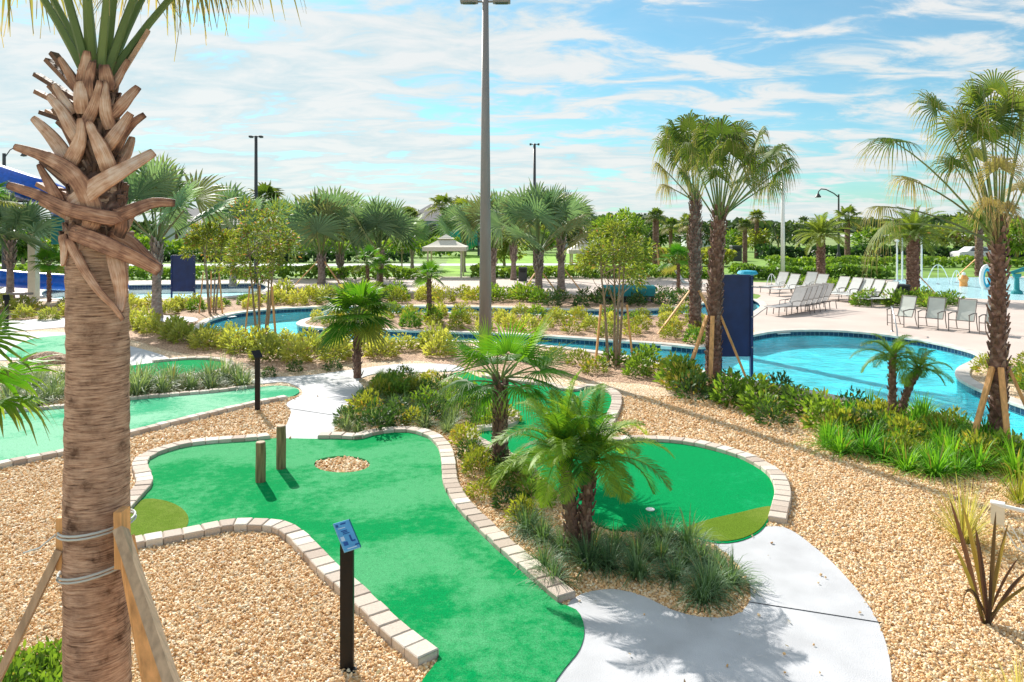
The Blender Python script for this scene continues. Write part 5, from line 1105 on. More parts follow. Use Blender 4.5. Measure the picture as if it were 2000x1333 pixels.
zone([(1905,730),(1960,745),(2060,790),(2150,800),(2150,740),(1990,712),(1930,715)], ['mix', 'grn'], .6, .62, {'grn': 'green shrub in the curved planter behind the shaggy right palm', 'mix': 'yellow tinged shrub in the curved planter behind the shaggy right palm'}, {'grn': 'green shrubs in the curved planter', 'mix': 'yellow tinged shrubs in the curved planter'}, avoid=[POOL])
zone([(-60,1500),(20,1330),(110,1320),(250,1420),(280,1500)], 'grn', .24, .5, 'bright green shrub at the foot of the huge front palm', 'shrubs at the foot of the huge palm')
# hedges far behind the deck
def hedge(x0, x1, py, h, dep, label, leaf, n=2600, lsz=(.3, .12), name='hedge'):
    a, b = G(x0, py), G(x1, py); L = (b-a).length; V = []; Q = []; C = []; k4 = 0
    for k in range(n):
        x = rng.uniform(0, L); yy = rng.uniform(-dep/2, dep/2); bump = .82+.18*math.sin(x*1.3+math.sin(x*.37)*2)*math.sin(x*.6+1)
        z = h*bump*(1-rng.random()**2*.9); 
        o = (vz(rng.uniform(0, 6.3), rng.uniform(-.2, 1.5))); s = o.cross(Vector((rng.gauss(0, 1), rng.gauss(0, 1), rng.gauss(0, 1)))).normalized()*lsz[1]*rng.uniform(.6, 1.3); o = o*lsz[0]*.5*rng.uniform(.6, 1.3)
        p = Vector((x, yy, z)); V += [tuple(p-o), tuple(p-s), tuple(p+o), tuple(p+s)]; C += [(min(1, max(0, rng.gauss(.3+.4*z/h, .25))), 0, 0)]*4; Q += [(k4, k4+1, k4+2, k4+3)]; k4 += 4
    mb = MB(); mb.add(V, Q, col=C); o = mb.build(name, M[leaf], None, (a.x, a.y, 0)); tag(o, label, 'hedge'); return o
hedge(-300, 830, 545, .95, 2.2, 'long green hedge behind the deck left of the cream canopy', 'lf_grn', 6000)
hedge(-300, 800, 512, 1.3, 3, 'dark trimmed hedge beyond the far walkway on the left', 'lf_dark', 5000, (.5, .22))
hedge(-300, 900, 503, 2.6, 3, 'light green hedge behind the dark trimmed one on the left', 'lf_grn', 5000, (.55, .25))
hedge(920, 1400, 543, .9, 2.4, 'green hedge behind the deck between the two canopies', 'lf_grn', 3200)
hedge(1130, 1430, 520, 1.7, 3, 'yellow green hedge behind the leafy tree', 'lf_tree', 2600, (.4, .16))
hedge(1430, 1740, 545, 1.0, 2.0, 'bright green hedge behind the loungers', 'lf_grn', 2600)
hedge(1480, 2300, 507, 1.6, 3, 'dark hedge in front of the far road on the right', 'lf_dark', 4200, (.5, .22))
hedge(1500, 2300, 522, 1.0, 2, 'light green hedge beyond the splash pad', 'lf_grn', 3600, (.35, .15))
# bronze sword-leaf plant and yellow companion at the right
def sword():
    root = empty('bronze_flax', gxy(1928, 1222)); D0 = root.location.y
    specs = [((1945,1190),(1855,975),.045),((1940,1180),(1880,985),.05),((1930,1190),(1905,1030),.05),((1925,1185),(1945,1000),.045),((1925,1185),(1970,1020),.04),((1930,1195),(2010,1115),.045),((1930,1200),(1990,1090),.03),((1920,1190),(1860,1060),.035),((1925,1200),(1884,1120),.03),((1935,1190),(1965,1045),.04),((1928,1200),(2040,1130),.035)]
    for i, (a, b, w_) in enumerate(specs):
        mb = MB(); dy = rng.uniform(-.22, .22); p0 = Vector((rng.uniform(-.03, .03), rng.uniform(-.03, .03), 0)); p2 = P(b[0], b[1], D0+dy)-Vector(root.location)
        p1 = p0.lerp(p2, .5)+Vector((0, 0, .12)); V = []; Q = []
        if i == 8: p2 = Vector((-.28, -.1, .12)); p1 = Vector((-.26, -.1, .62))
        side = (p2-p0).cross(Vector((.2, -1, 0))).normalized(); fwd = side.cross(p2-p0).normalized()
        for k in range(9):
            u = k/8; p = p0*((1-u)**2)+p1*(2*u*(1-u))+p2*(u*u); ww = w_*.5*(math.sin(math.pi*(.18+.82*u))**.7)+.002
            V += [tuple(p-side*ww), tuple(p+fwd*ww*.5), tuple(p+side*ww)]
        for k in range(8): o = k*3; Q += [(o, o+1, o+4, o+3), (o+1, o+2, o+5, o+4)]
        mb.add(V, Q, col=(rng.choice([0, .05, .2, .6]), 0, 0)); mb.build('leaf', M['lf_bronze'], root)
    tag(root, 'spiky plant with bronze sword shaped leaves in the gravel at the right', 'plant')
sword()
def feathergrass(px, py, h, n, label, leaf='lf_straw', w_=.008):
    o = put(clump_mesh('ornamental_grass', n, h, .25, w_, seed=px, arch=.25), 'ornamental_grass', M[leaf], None, gxy(px, py)); tag(o, label, 'ornamental grass')
feathergrass(1882, 1060, .56, 260, 'fine yellow ornamental grass behind the bronze spiky plant')
feathergrass(2000, 1420, .36, 160, 'yellow grass tuft at the bottom right corner')
feathergrass(1990, 985, .45, 120, 'yellow green grass tuft behind the white utility boxes at the right edge', leaf='lf_mix')
# ============================================================ objects
def lamp_pole(px, py, toppy, rbot, rtop, label, m='galv', heads=2, hs=(.55, .28, .1), name='light_pole', D=None):
    b = Vector(gxy(px, py)) if D is None else Vector(((px-CX)/F*D, D, 0)); z = P(0, toppy, b.y).z
    root = empty(name, b); mb = MB(); mb.tube([(0, 0, 0), (0, 0, z*.5), (0, 0, z)], [rbot, (rbot+rtop)/2, rtop], 16); mb.build('pole', M[m], root, smooth=True)
    mb = MB(); mb.lathe([(rbot*1.9, 0), (rbot*1.9, .05), (rbot*1.15, .09), (rbot*1.1, .12)], 20, (0, 0, 0)); mb.build('base_cover', M[m], root)
    for k in range(heads):
        s = (-1 if k else 1) if heads > 1 else 1; mb = MB()
        mb.box((s*(hs[0]/2+rtop+.12), 0, z-.05), hs, bev=.02); mb.build('lamp_head', M[m], root)
        mb = MB(); mb.beam((0, 0, z-.05), (s*(rtop+.14), 0, z-.05), .05, .05); mb.build('arm', M[m], root)
        mb = MB(); mb.box((s*(hs[0]/2+rtop+.12), 0, z-.055-hs[2]/2), (hs[0]*.7, hs[1]*.8, .01)); mb.build('lens', M['glass'], root)
    tag(root, label, 'light pole'); return root
lamp_pole(948, 682, 0, .185, .088, 'tall grey light pole rising through the middle of the picture', heads=2, hs=(.5, .26, .09))
lamp_pole(500, 545, 266, .13, .09, 'dark slim light pole standing behind the flowering tree on the left', 'dark', 2, (.2, .3, .12), D=46)
lamp_pole(1044, 540, 281, .12, .09, 'dark slim light pole behind the silvery palms right of the middle', 'dark', 2, (.14, .3, .12), D=52)
lamp_pole(1529, 548, 318, .14, .10, 'pale slim light pole behind the loungers, its top behind the tall palm leaves', 'white', 2, (.25, .4, .12))
def street_lamp():
    b = Vector(gxy(1638, 512)); z = P(0, 380, b.y).z; k = b.y/F; root = empty('street_lamp', b)
    mb = MB(); mb.tube([(0, 0, 0), (0, 0, z)], [.13, .08], 10); mb.lathe([(.25, 0), (.22, .7), (.13, 1.0)], 12); mb.build('pole', M['dark'], root)
    mb = MB(); mb.tube([(0, 0, z-.3), (-.5, 0, z+.1), (-1.3, 0, z+.5), (-1.8, 0, z+.55), (-2.05, 0, z+.3), (-2.1, 0, z)], .06, 8); mb.build('arm', M['dark'], root)
    mb = MB(); mb.lathe([(.02, .15), (.12, .05), (.30, -.25), (.28, -.32), (.0, -.34)], 14, (-2.1, 0, z)); mb.build('lamp_head', M['dark'], root)
    tag(root, 'dark street lamp with a curved arm and hanging head at the right', 'street lamp')
    b = Vector(gxy(8, 560)); z = P(0, 300, b.y).z; root = empty('street_lamp', b)
    mb = MB(); mb.tube([(0, 0, 0), (0, 0, z)], [.13, .09], 10); mb.build('pole', M['dark'], root)
    mb = MB(); mb.tube([(0, 0, z-.3), (.35, 0, z+.2), (.8, 0, z+.45), (1.1, 0, z+.25), (1.15, 0, z+.1)], .03, 8); mb.build('arm', M['dark'], root)
    mb = MB(); mb.lathe([(.02, .12), (.08, .03), (.18, -.16), (0, -.2)], 12, (1.15, 0, z)); mb.build('lamp_head', M['dark'], root)
    tag(root, 'street lamp at the left edge above the blue slide', 'street lamp')
street_lamp()
# sign post with blue plaque
def plaque_post(px, py, toppy, label, w_=.10, tilt=R(42), m='sign_blue', size=(.135, .24), yaw=R(42), name='hole_sign', text=True, hround=False):
    b = Vector(gxy(px, py)); root = empty(name, b); z = P(0, toppy, b.y).z
    mb = MB(); mb.box((0, 0, z/2), (w_, w_*.5, z), bev=.003); mb.build('post', M['black'], root)
    mb = MB(); mb.box((0, 0, .008), (w_*1.5, w_*1.3, .016)); mb.build('base_plate', M['black'], root)
    if size:
        e = empty('x', (0, 0, 0)); bpy.data.objects.remove(e)
        Rm = Matrix.Rotation(yaw, 4, 'Z') @ Matrix.Rotation(tilt, 4, 'X')
        def q(name, mb, mt, par):
            for i in range(len(mb.V)): mb.V[i] = (mb.V[i] @ np.array(Rm.to_3x3()).T+np.array([0, -.02, z+.06])).astype(np.float32)
            return mb.build(name, mt, par)
        mb = MB(); mb.box((0, 0, 0), (size[0], size[1], .018), bev=.003); pl = q('plaque', mb, M[m], root)
        if text:
            w_, h_ = size
            mb = MB()
            for bx, by, bw, bh in [(-.05, .09, .02, .02), (.005, .097, .045, .010), (-.01, .04, .05, .007), (-.005, .028, .04, .006), (.0, .015, .055, .006), (.02, -.03, .014, .05), (.035, -.055, .03, .012), (-.035, -.062, .035, .03), (.05, -.09, .035, .010)]: mb.box((bx, by, .0105), (bw, bh, .002))
            q('lettering', mb, M['ink'], pl)
            mb = MB()
            for bx, by, bw, bh in [(-.045, -.02, .03, .035), (-.02, .065, .06, .006), (.0, -.105, .08, .008)]: mb.box((bx, by, .0103), (bw, bh, .0015))
            q('artwork', mb, M['paleink'], pl)
            mb = MB(); mb.box((w_/2+.0035, 0, -.001), (.005, h_*1.0, .022)); q('edge_trim', mb, M['teal'], pl)
    tag(root, label, 'sign'); return root
plaque_post(678, 1308, 1060, 'black post with a tilted blue printed plaque beside the nearest green')
plaque_post(503, 803, 698, 'black sign post at the tip of the long pale green strip', size=(.16, .2), m='black', tilt=R(35), text=False, w_=.09)
plaque_post(13, 642, 585, 'black sign post at the left edge beyond the far path', size=(.2, .26), m='black', tilt=R(40), text=False, w_=.11)
# wooden bollards
for px, py, tp, lb in ((509, 945, 866, 'round wooden post on the nearest green, the nearer and left one'), (549, 919, 834, 'round wooden post on the nearest green, the farther and right one')):
    b = Vector(gxy(px, py)); root = empty('wooden_post', (b.x, b.y, TZ)); z = P(0, tp, b.y).z-TZ+.02
    mb = MB(); mb.tube([(0, 0, -.05), (0, 0, z*.3), (.004, 0, z*.7), (0, 0, z-.012)], [.066, .066, .065, .063], 22, jit=.01); mb.build('post', M['post_wood'], root, smooth=False)
    mb = MB(); mb.tube([(0, 0, z-.012), (0, 0, z)], [.062, .055], 22); mb.build('end_grain', M['lumber_grey'], root)
    tag(root, lb, 'post')
# navy boards
def board(px0, px1, py, t, bt, label, th=.10, yaw=0, frame=True):
    b0, b1 = Vector(gxy(px0, py)), Vector(gxy(px1, py)); D = b0.y; w_ = (b1-b0).length; zt = P(0, t, D).z; zb = P(0, bt, D).z
    root = empty('notice_board', ((b0+b1)/2)); root.rotation_euler.z = yaw
    mb = MB(); mb.box((0, 0, (zt+zb)/2), (w_-.04, th*.4, zt-zb), bev=.01); pn = mb.build('panel', M['navy'], root)
    for s in (-1, 1):
        mb = MB(); mb.box((s*(w_/2-.03), 0, zt/2+.01), (.06, th, zt+.02), bev=.005); mb.build('leg', M['navy'], root)
    mb = MB(); mb.box((0, 0, zt+.01), (w_-.122, th*.8, .05)); mb.build('top_rail', M['navy'], root)
    for sx in (-1, 1):
        for u in (.12, .5, .88): mb = MB(); mb.lathe([(.0, .012), (.014, .01), (.018, 0)], 8); mb.V = [v @ np.array([[1, 0, 0], [0, 0, 1], [0, -1, 0]])+np.array([sx*(w_/2-.03), -th/2, zb+(zt-zb)*u]) for v in mb.V]; mb.build('bolt', M['steel'], root)
    tag(root, label, 'notice board'); return root
board(334, 381, 583, 500, 570, 'small navy board on two legs right of the huge palm, seen from behind')
o = board(1404, 1470, 738, 540, 697, 'large navy board on legs beside the pool behind the tall propped palm')
# gazebos
def gazebo(px0, px1, py, eave, mid, top, label, drape=False):
    a, b = Vector(gxy(px0, py)), Vector(gxy(px1, py)); c = (a+b)/2; D = a.y; k = D/F; w_ = (b-a).length; root = empty('canopy', c)
    ze, zm, zt = [P(0, v, D).z for v in (eave, mid, top)]; hw = w_/2; ev = hw*1.12
    for sx in (-1, 1):
        for sy in (-1, 1):
            mb = MB(); mb.box((sx*hw*.86, sy*hw*.86, ze/2), (.12, .12, ze), bev=.01); mb.build('leg', M['cream'], root)
    def pyr(r0, z0, r1, z1, curve=.0, seg=6):
        V = []; Q = []
        for i in range(seg+1):
            u = i/seg; r = r0+(r1-r0)*u; z = z0+(z1-z0)*(u**1.25); V += [(-r, -r, z), (r, -r, z), (r, r, z), (-r, r, z)]
        for i in range(seg): Q += [(i*4+j, i*4+(j+1) % 4, (i+1)*4+(j+1) % 4, (i+1)*4+j) for j in range(4)]
        return V, Q
    mb = MB(); V, Q = pyr(ev, ze, hw*.34, zm); mb.add(V, Q); V, Q = pyr(ev, ze-.14*2, ev, ze, seg=1); mb.add(V, Q); mb.build('roof', M['canvas'], root)
    mb = MB(); V, Q = pyr(hw*.44, zm+.06, .02, zt); mb.add(V, Q); V, Q = pyr(hw*.30, zm-.1, hw*.30, zm+.15, seg=1); mb.add(V, Q); mb.build('vent_roof', M['canvas'], root)
    if True:
        mb = MB()
        for s in (-1, 1): mb.box((0, s*hw*.86, ze-.1), (hw*1.7, .08, .08)); mb.box((s*hw*.86, 0, ze-.1), (.08, hw*1.7-.1, .08))
        mb.build('beam', M['cream'], root)
    tag(root, label, 'canopy')
gazebo(834, 908, 541, 482, 468, 458, 'cream fabric canopy with a small vented top left of the grey light pole')
gazebo(1112, 1164, 538, 488, 476, 465, 'cream fabric canopy behind the silvery palms right of the grey light pole')
# teal sail
def sail():
    D = 95; a = [P(862, 492, D), P(938, 450, D), P(938, 488, D), P(868, 437, D)]
    root = empty('shade_sail', (a[0].x, D, 0)); n = 10; V = []; Q = []
    c = [P(868, 432, D), P(934, 462, D-3), P(936, 486, D), P(878, 484, D+3)]
    for i in range(n+1):
        for j in range(n+1):
            u, v = i/n, j/n; p = c[0]*(1-u)*(1-v)+c[1]*u*(1-v)+c[2]*u*v+c[3]*(1-u)*v; p = p+Vector((0, 0, 1.2*4*(u-.5)**2*4*(v-.5)**2-.3)); V.append(tuple(p-Vector(root.location)))
    Q = [(i*(n+1)+j, (i+1)*(n+1)+j, (i+1)*(n+1)+j+1, i*(n+1)+j+1) for i in range(n) for j in range(n)]
    mb = MB(); mb.add(V, Q); mb.add(np.array(V)+np.array([0, .03, 0]), Q); mb.build('fabric', M['tealsail'], root)
    for p in c[:3]:
        q = p-Vector(root.location); mb = MB(); mb.tube([(q.x, q.y, 0), (q.x, q.y, q.z+1)], .09, 8); mb.build('post', M['dark'], root)
    tag(root, 'teal shade sail stretched between posts left of the grey light pole', 'shade sail')
sail()
# houses
def house(px0, px1, py, eave, ridge, wallm, roofm, label, depth=10, wins=3, storeys=2, gable=False, name='house'):
    a, b = Vector(gxy(px0, py)), Vector(gxy(px1, py)); D = a.y; w_ = (b-a).length; ze, zr = P(0, eave, D).z, P(0, ridge, D).z; root = empty(name, (a+b)/2)
    mb = MB(); mb.box((0, depth/2, ze/2), (w_, depth, ze)); mb.build('wall', M[wallm], root)
    ov = .5; x, y0, y1 = w_/2+ov, -ov, depth+ov
    if gable: V = [(-x, y0, ze), (x, y0, ze), (x, y1, ze), (-x, y1, ze), (0, y0, zr), (0, y1, zr)]; Q = [(1, 2, 5, 4), (3, 0, 4, 5), (3, 2, 1, 0)]; T = [(0, 1, 4), (2, 3, 5)]
    else:
        ins = min(depth/2, w_/2)*.9; V = [(-x, y0, ze), (x, y0, ze), (x, y1, ze), (-x, y1, ze), (-x+ins, depth/2, zr), (x-ins, depth/2, zr)]; Q = [(0, 1, 5, 4), (2, 3, 4, 5), (3, 2, 1, 0)]; T = [(1, 2, 5), (3, 0, 4)]
    mb = MB(); mb.add(V, Q, T); mb.build('roof', M[roofm], root)
    for s in range(storeys):
        for k in range(wins):
            xx = -w_/2+w_*(k+.5)/wins; zz = ze*(s+.55)/storeys
            mb = MB(); mb.box((xx, -.05, zz), (1.3, .1, 1.5)); f = mb.build('window', M['white'], root)
            mb = MB(); mb.box((xx, -.11, zz), (1.1, .04, 1.3)); mb.build('pane', M['glass'], f)
    tag(root, label, 'house'); return root
house(790, 900, 490, 432, 396, 'wall_blue', 'roof', 'pale blue house with a grey roof behind the cream canopy', gable=False, wins=3, depth=12)
house(300, 500, 492, 440, 412, 'wall_white', 'roof', 'long pale house behind the small navy board and the round crowned tree', wins=6, depth=14)
house(318, 385, 487, 428, 405, 'wall_white', 'roof', 'tall pale house gable showing left of the small navy board', wins=2, depth=10, gable=True)
house(540, 640, 487, 450, 425, 'wall_blue', 'roof', 'pale blue house behind the silvery palms on the left', wins=3, depth=12)
house(1075, 1160, 484, 452, 436, 'wall_white', 'roof_brown', 'house with brown roof behind the second canopy', wins=3, depth=12)
house(1355, 1400, 484, 462, 452, 'wall_white', 'roof', 'low distant house behind the tall palm trunks', wins=2, storeys=1, depth=10)
# blue water slide
def slide():
    D = 36; root = empty('water_slide', (P(60, 0, D).x, D, 0)); o = Vector(root.location)
    def tube(pts, r, name):
        mb = MB(); cv = spline([Vector(p) for p in pts], .4, False); mb.tube([v-o for v in cv], r, 20); mb.build(name, M['slide'], root, smooth=True)
    tube([P(-260, 270, D+3), P(-100, 315, D+1), P(0, 348, D), P(60, 368, D), P(110, 385, D+.5), P(130, 430, D+2)], .62, 'upper_flume')
    tube([P(-260, 540, D), P(-60, 540, D), P(60, 548, D+1), P(130, 552, D+2), P(240, 558, D+5)], .42, 'lower_flume')
    for px, t in ((66, 400), (-20, 400), (150, 430)):
        p = P(px, 500, D-.6 if px < 100 else D+2)-o; mb = MB(); mb.box((p.x, p.y, P(0, t, D).z/2), (.36, .36, P(0, t, D).z), bev=.02); mb.build('column', M['cream'], root)
    mb = MB(); mb.box((P(50, 0, D).x-o.x, 1.6, P(0, 385, D).z), (4.6, 2.4, .35)); mb.box((P(50, 0, D).x-o.x, 1.6, P(0, 400, D).z), (4.2, 2.2, .12)); mb.build('platform', M['galv'], root)
    mb = MB(); mb.box((P(105, 0, D).x-o.x, 1.2, P(0, 450, D).z), (1.2, .9, 1.4), bev=.03); mb.build('tank', M['teal'], root)
    tag(root, 'blue tube water slide on tan columns at the left, behind the huge palm', 'water slide')
slide()
mb = MB(); a, b = G(-140, 592), G(62, 592)
mb.box(((a.x+b.x)/2, a.y, .42), (b.x-a.x, .25, .10), bev=.01)
for k in range(5): mb.box((a.x+(b.x-a.x)*(k+.5)/5, a.y, .19), (.1, .1, .38))
root = empty('low_rail', ((a.x+b.x)/2, a.y, 0)); 
for i in range(len(mb.V)): mb.V[i] = mb.V[i]-np.array([(a.x+b.x)/2, a.y, 0], dtype=np.float32)
mb.build('rail', M['galv'], root); tag(root, 'low grey rail in front of the blue slide at the left edge', 'rail')
# teal covered bench
def tealbench():
    a, b = Vector(gxy(1178, 590)), Vector(gxy(1276, 590)); D = a.y; c = (a+b)/2; w_ = (b-a).length; root = empty('covered_bench', c)
    zt, zm, zb = P(0, 557, D).z, P(0, 577, D).z, P(0, 583, D).z
    mb = MB(); V = []; Q = []; n = 12
    prof = [(-.55, zm), (-.55, zt-.12), (-.45, zt-.02), (0, zt), (.45, zt-.02), (.55, zt-.12), (.55, zm)]
    for i in (0, 1):
        for y, z in prof: V.append(((-w_/2 if i == 0 else w_/2), y, z))
    m = len(prof); Q = [(k, (k+1) % m, m+(k+1) % m, m+k) for k in range(m)]; V += [(-w_/2-.08, 0, (zt+zm)/2), (w_/2+.08, 0, (zt+zm)/2)]
    T = [(2*m, (k+1) % m, k) for k in range(m)]+[(2*m+1, m+k, m+(k+1) % m) for k in range(m)]
    mb.add(V, Q, T); mb.build('cover', M['teal'], root)
    mb = MB(); mb.box((0, 0, zm-.04), (w_*.98, 1.0, .08)); mb.build('frame', M['dark'], root)
    for x in (-.42, -.1, .3, .46):
        mb = MB(); mb.box((w_*x, -.3, (zm-.08)/2), (.14, .14, zm-.08), bev=.01); mb.build('leg', M['teal'] if x == .3 else M['dark'], root)
    mb = MB(); mb.box((0, .2, zb*.6), (w_*.9, .5, .1)); mb.build('seat', M['white'], root)
    tag(root, 'bench under a low teal cover on the deck behind the river', 'bench')
tealbench()
# bins
def bin_(px, py, tp, r, m, label):
    b = Vector(gxy(px, py)); z = P(0, tp, b.y).z; root = empty('waste_bin', b)
    mb = MB(); mb.box((0, 0, z*.42), (r*2, r*2, z*.84), bev=.03); mb.build('body', M[m], root)
    mb = MB(); mb.box((0, 0, z*.92), (r*2.15, r*2.15, z*.14), bev=.04); mb.build('lid', M['dark'], root)
    mb = MB(); mb.box((0, -r*1.01, z*.72), (r*1.3, .03, z*.14)); mb.build('opening', M['rubber'], root); tag(root, label, 'bin')
bin_(1021, 550, 522, .27, 'dark', 'dark bin on the deck left of the paired silvery palms')
bin_(1757, 592, 555, .32, 'dark', 'grey bin beside the date palm trunk at the splash pad')
bin_(1437, 510, 480, .5, 'dark', 'dark cabinet on the lawn behind the large navy board')
# loungers
def lounger_meshes(slm):
    root = empty('sun_lounger', (0, 0, 0))
    # +X is the head end, length 1.9
    def S(pts, wd, th, name, m, par):
        mb = MB(); V = []; Q = []
        for x, z in pts: V += [(x, -wd/2, z), (x, wd/2, z), (x, wd/2, z-th), (x, -wd/2, z-th)]
        n = len(pts); Q = [(i*4+k, i*4+(k+1) % 4, (i+1)*4+(k+1) % 4, (i+1)*4+k) for i in range(n-1) for k in range(4)]+[(3, 2, 1, 0), ((n-1)*4, (n-1)*4+1, (n-1)*4+2, (n-1)*4+3)]
        mb.add(V, Q); return mb.build(name, m, par)
    S([(-.95, .37), (-.6, .385), (-.2, .37), (.22, .37)], .56, .012, 'seat', slm, root)
    S([(.24, .375), (.40, .56), (.58, .84), (.70, 1.06)], .56, .012, 'backrest', slm, root)
    mb = MB()
    for s in (-1, 1):
        y = s*.30; mb.tube([(-.97, y, .36), (-.6, y, .375), (-.2, y, .36), (.25, y, .36), (.42, y, .57), (.60, y, .85), (.72, y, 1.07)], .016, 6)
        mb.tube([(.25, y, .36), (.9, y, .34)], .014, 6)
    mb.tube([(-.97, -.3, .36), (-.97, .3, .36)], .016, 6); mb.tube([(.72, -.3, 1.07), (.72, .3, 1.07)], .016, 6); mb.tube([(.9, -.3, .34), (.9, .3, .34)], .014, 6)
    mb.build('frame', M['frame'], root)
    for x in (-.8, .78):
        for s in (-1, 1): mb = MB(); mb.tube([(x, s*.31, .36), (x+(.05 if x > 0 else -.04), s*.32, 0)], .017, 6); mb.build('leg', M['frame'], root)
    for s in (-1, 1):
        mb = MB(); mb.tube([(-.15, s*.32, .36), (-.12, s*.33, .56), (.1, s*.33, .58), (.36, s*.32, .56)], .014, 6); mb.build('armrest', M['frame'], root)
    return root
def chair_meshes(slm):
    root = empty('patio_chair', (0, 0, 0))
    def S(pts, wd, th, name):
        V = []
        for x, z in pts: V += [(x, -wd/2, z), (x, wd/2, z), (x, wd/2, z-th), (x, -wd/2, z-th)]
        n = len(pts); Q = [(i*4+k, i*4+(k+1) % 4, (i+1)*4+(k+1) % 4, (i+1)*4+k) for i in range(n-1) for k in range(4)]+[(3, 2, 1, 0), ((n-1)*4, (n-1)*4+1, (n-1)*4+2, (n-1)*4+3)]
        mb = MB(); mb.add(V, Q); mb.build(name, slm, root)
    S([(-.34, .40), (-.1, .37), (.18, .34)], .50, .012, 'seat'); S([(.19, .345), (.34, .66), (.46, 1.02)], .50, .012, 'backrest')
    mb = MB()
    for s in (-1, 1): mb.tube([(-.36, s*.27, .40), (-.1, s*.27, .37), (.19, s*.27, .34), (.34, s*.27, .66), (.47, s*.27, 1.04)], .016, 6)
    mb.tube([(.47, -.27, 1.04), (.47, .27, 1.04)], .016, 6); mb.tube([(-.36, -.27, .40), (-.36, .27, .40)], .016, 6); mb.tube([(-.3, -.31, .12), (-.3, .31, .12)], .012, 6); mb.build('frame', M['frame'], root)
    for s in (-1, 1):
        mb = MB(); mb.tube([(-.30, s*.31, 0), (-.31, s*.31, .58)], .016, 6); mb.build('leg', M['frame'], root)
        mb = MB(); mb.tube([(.42, s*.31, 0), (.30, s*.31, .34), (.34, s*.30, .6)], .016, 6); mb.build('leg', M['frame'], root)
        mb = MB(); mb.tube([(-.34, s*.31, .58), (0, s*.315, .62), (.34, s*.30, .60)], .02, 6); mb.build('armrest', M['frame'], root)
    return root
L2 = chair_meshes(M['sling'])
L0 = lounger_meshes(M['whitesling']); L1 = lounger_meshes(M['sling'])
L3 = lounger_meshes(M['sling_dark'])
used = {}
def lounger(proto, px, py, rz, label, group, z=0, sc=1.0):
    o = proto if proto.name not in used else copy_tree(proto); used[proto.name] = 1
    v = G(px, py); o.location = (v.x, v.y, z); o.rotation_euler.z = rz; o.scale = (sc,)*3; tag(o, label, 'chair' if proto.name.startswith('patio') else 'sun lounger', group)
for i, (px, py) in enumerate([(1630,585),(1654,588),(1675,590),(1696,594),(1720,599)]):
    lounger(L0, px, py, R(18)+rng.uniform(-.12, .12), ['leftmost', 'second', 'middle', 'fourth', 'rightmost'][i]+' white lounger of the row of five in front of the date palm', 'row of five white loungers')
for i, (px, py) in enumerate([(1515,572),(1535,578),(1573,572),(1592,578)]):
    lounger(L0, px, py, R(30)+rng.uniform(-.2, .2), ['leftmost', 'second', 'third', 'rightmost'][i]+' white lounger of the four scattered behind the huddled grey ones', 'four white loungers at the back')
for i in range(6):
    lounger(L3, 1540+i*11, 616-i*2.2, R(28)+rng.uniform(-.12, .12), ['front', 'second', 'third', 'fourth', 'fifth', 'back'][i]+' grey lounger of the tight huddle on the deck left of the bin', 'grey loungers pushed together')
for i, (px, py) in enumerate([(1760,638),(1820,643),(1880,648),(1940,655)]):
    lounger(L2, px, py, R(28+6*i)+rng.uniform(-.1, .1), ['leftmost high backed chair of the front row across the pool', 'second high backed chair from the left in the row across the pool', 'high backed chair just left of the shaggy right palm trunk', 'high backed chair right behind the shaggy right palm trunk'][i], 'front row of high backed chairs')
lounger(L1, 1345, 566, R(150), 'lone pale lounger behind the dark green small palm', 'far loungers')
for (ax, ay), (bx_, by_) in (((1518,649.5),(1542,648)), ((1291,675.3),(1312,676.6)), ((444,618),(460,616))):
    a, b = G(ax, ay), G(bx_, by_); a.z = b.z = -.045; mb = MB(); mb.beam(a, b, .02 if ax != 1291 else .09, .13, roll=R(90)); tag(mb.build('depth_marker', M['white']), kind='structure')
# hand rail at the pool steps
b = G(1740, 652); root = empty('hand_rail', b); mb = MB()
mb.tube([(-.25, -1.0, -.9), (-.22, -.8, .25), (0, -.1, .82), (.15, .25, .85), (.2, .3, 0)], .022, 8); mb.build('rail', M['steel'], root, smooth=True)
mb = MB(); mb.lathe([(.05, 0), (.05, .01), (.03, .03)], 12, (.2, .3, .022)); mb.build('foot_cover', M['steel'], root); tag(root, 'bent steel hand rail at the edge of the pool', 'hand rail')
# splash pad toys
def jet_arc(px, py, wpx, hpx, label, r=.022):
    b = Vector(gxy(px, py)); k = b.y/F; w_ = wpx*k; h = hpx*k; root = empty('water_jet', b); mb = MB()
    for s in (-1, 1):
        mb.tube([(s*w_/2*u, 0, h*(1-u*u)+.02) for u in [i/10 for i in range(11)]], [r*(.8+.6*u) for u in [i/10 for i in range(11)]], 6, jit=.25)
    mb.tube([(0, 0, 0), (0, 0, h)], r*.9, 6, jit=.2); mb.build('spray', M['jet'], root)
    mb = MB(); mb.lathe([(.12, 0), (.12, .04), (.05, .06)], 12); mb.build('nozzle', M['steel'], root); tag(root, label, 'water jet')
jet_arc(1832, 556, 46, 38, 'white arching water jet in the middle of the splash pad')
jet_arc(1868, 553, 20, 24, 'small white arching water jet left of the orange splash toy')
jet_arc(1507, 558, 20, 22, 'white arching water jet left of the white slim pole behind the loungers')
jet_arc(1955, 560, 46, 40, 'white arching water jet right behind the shaggy palm')
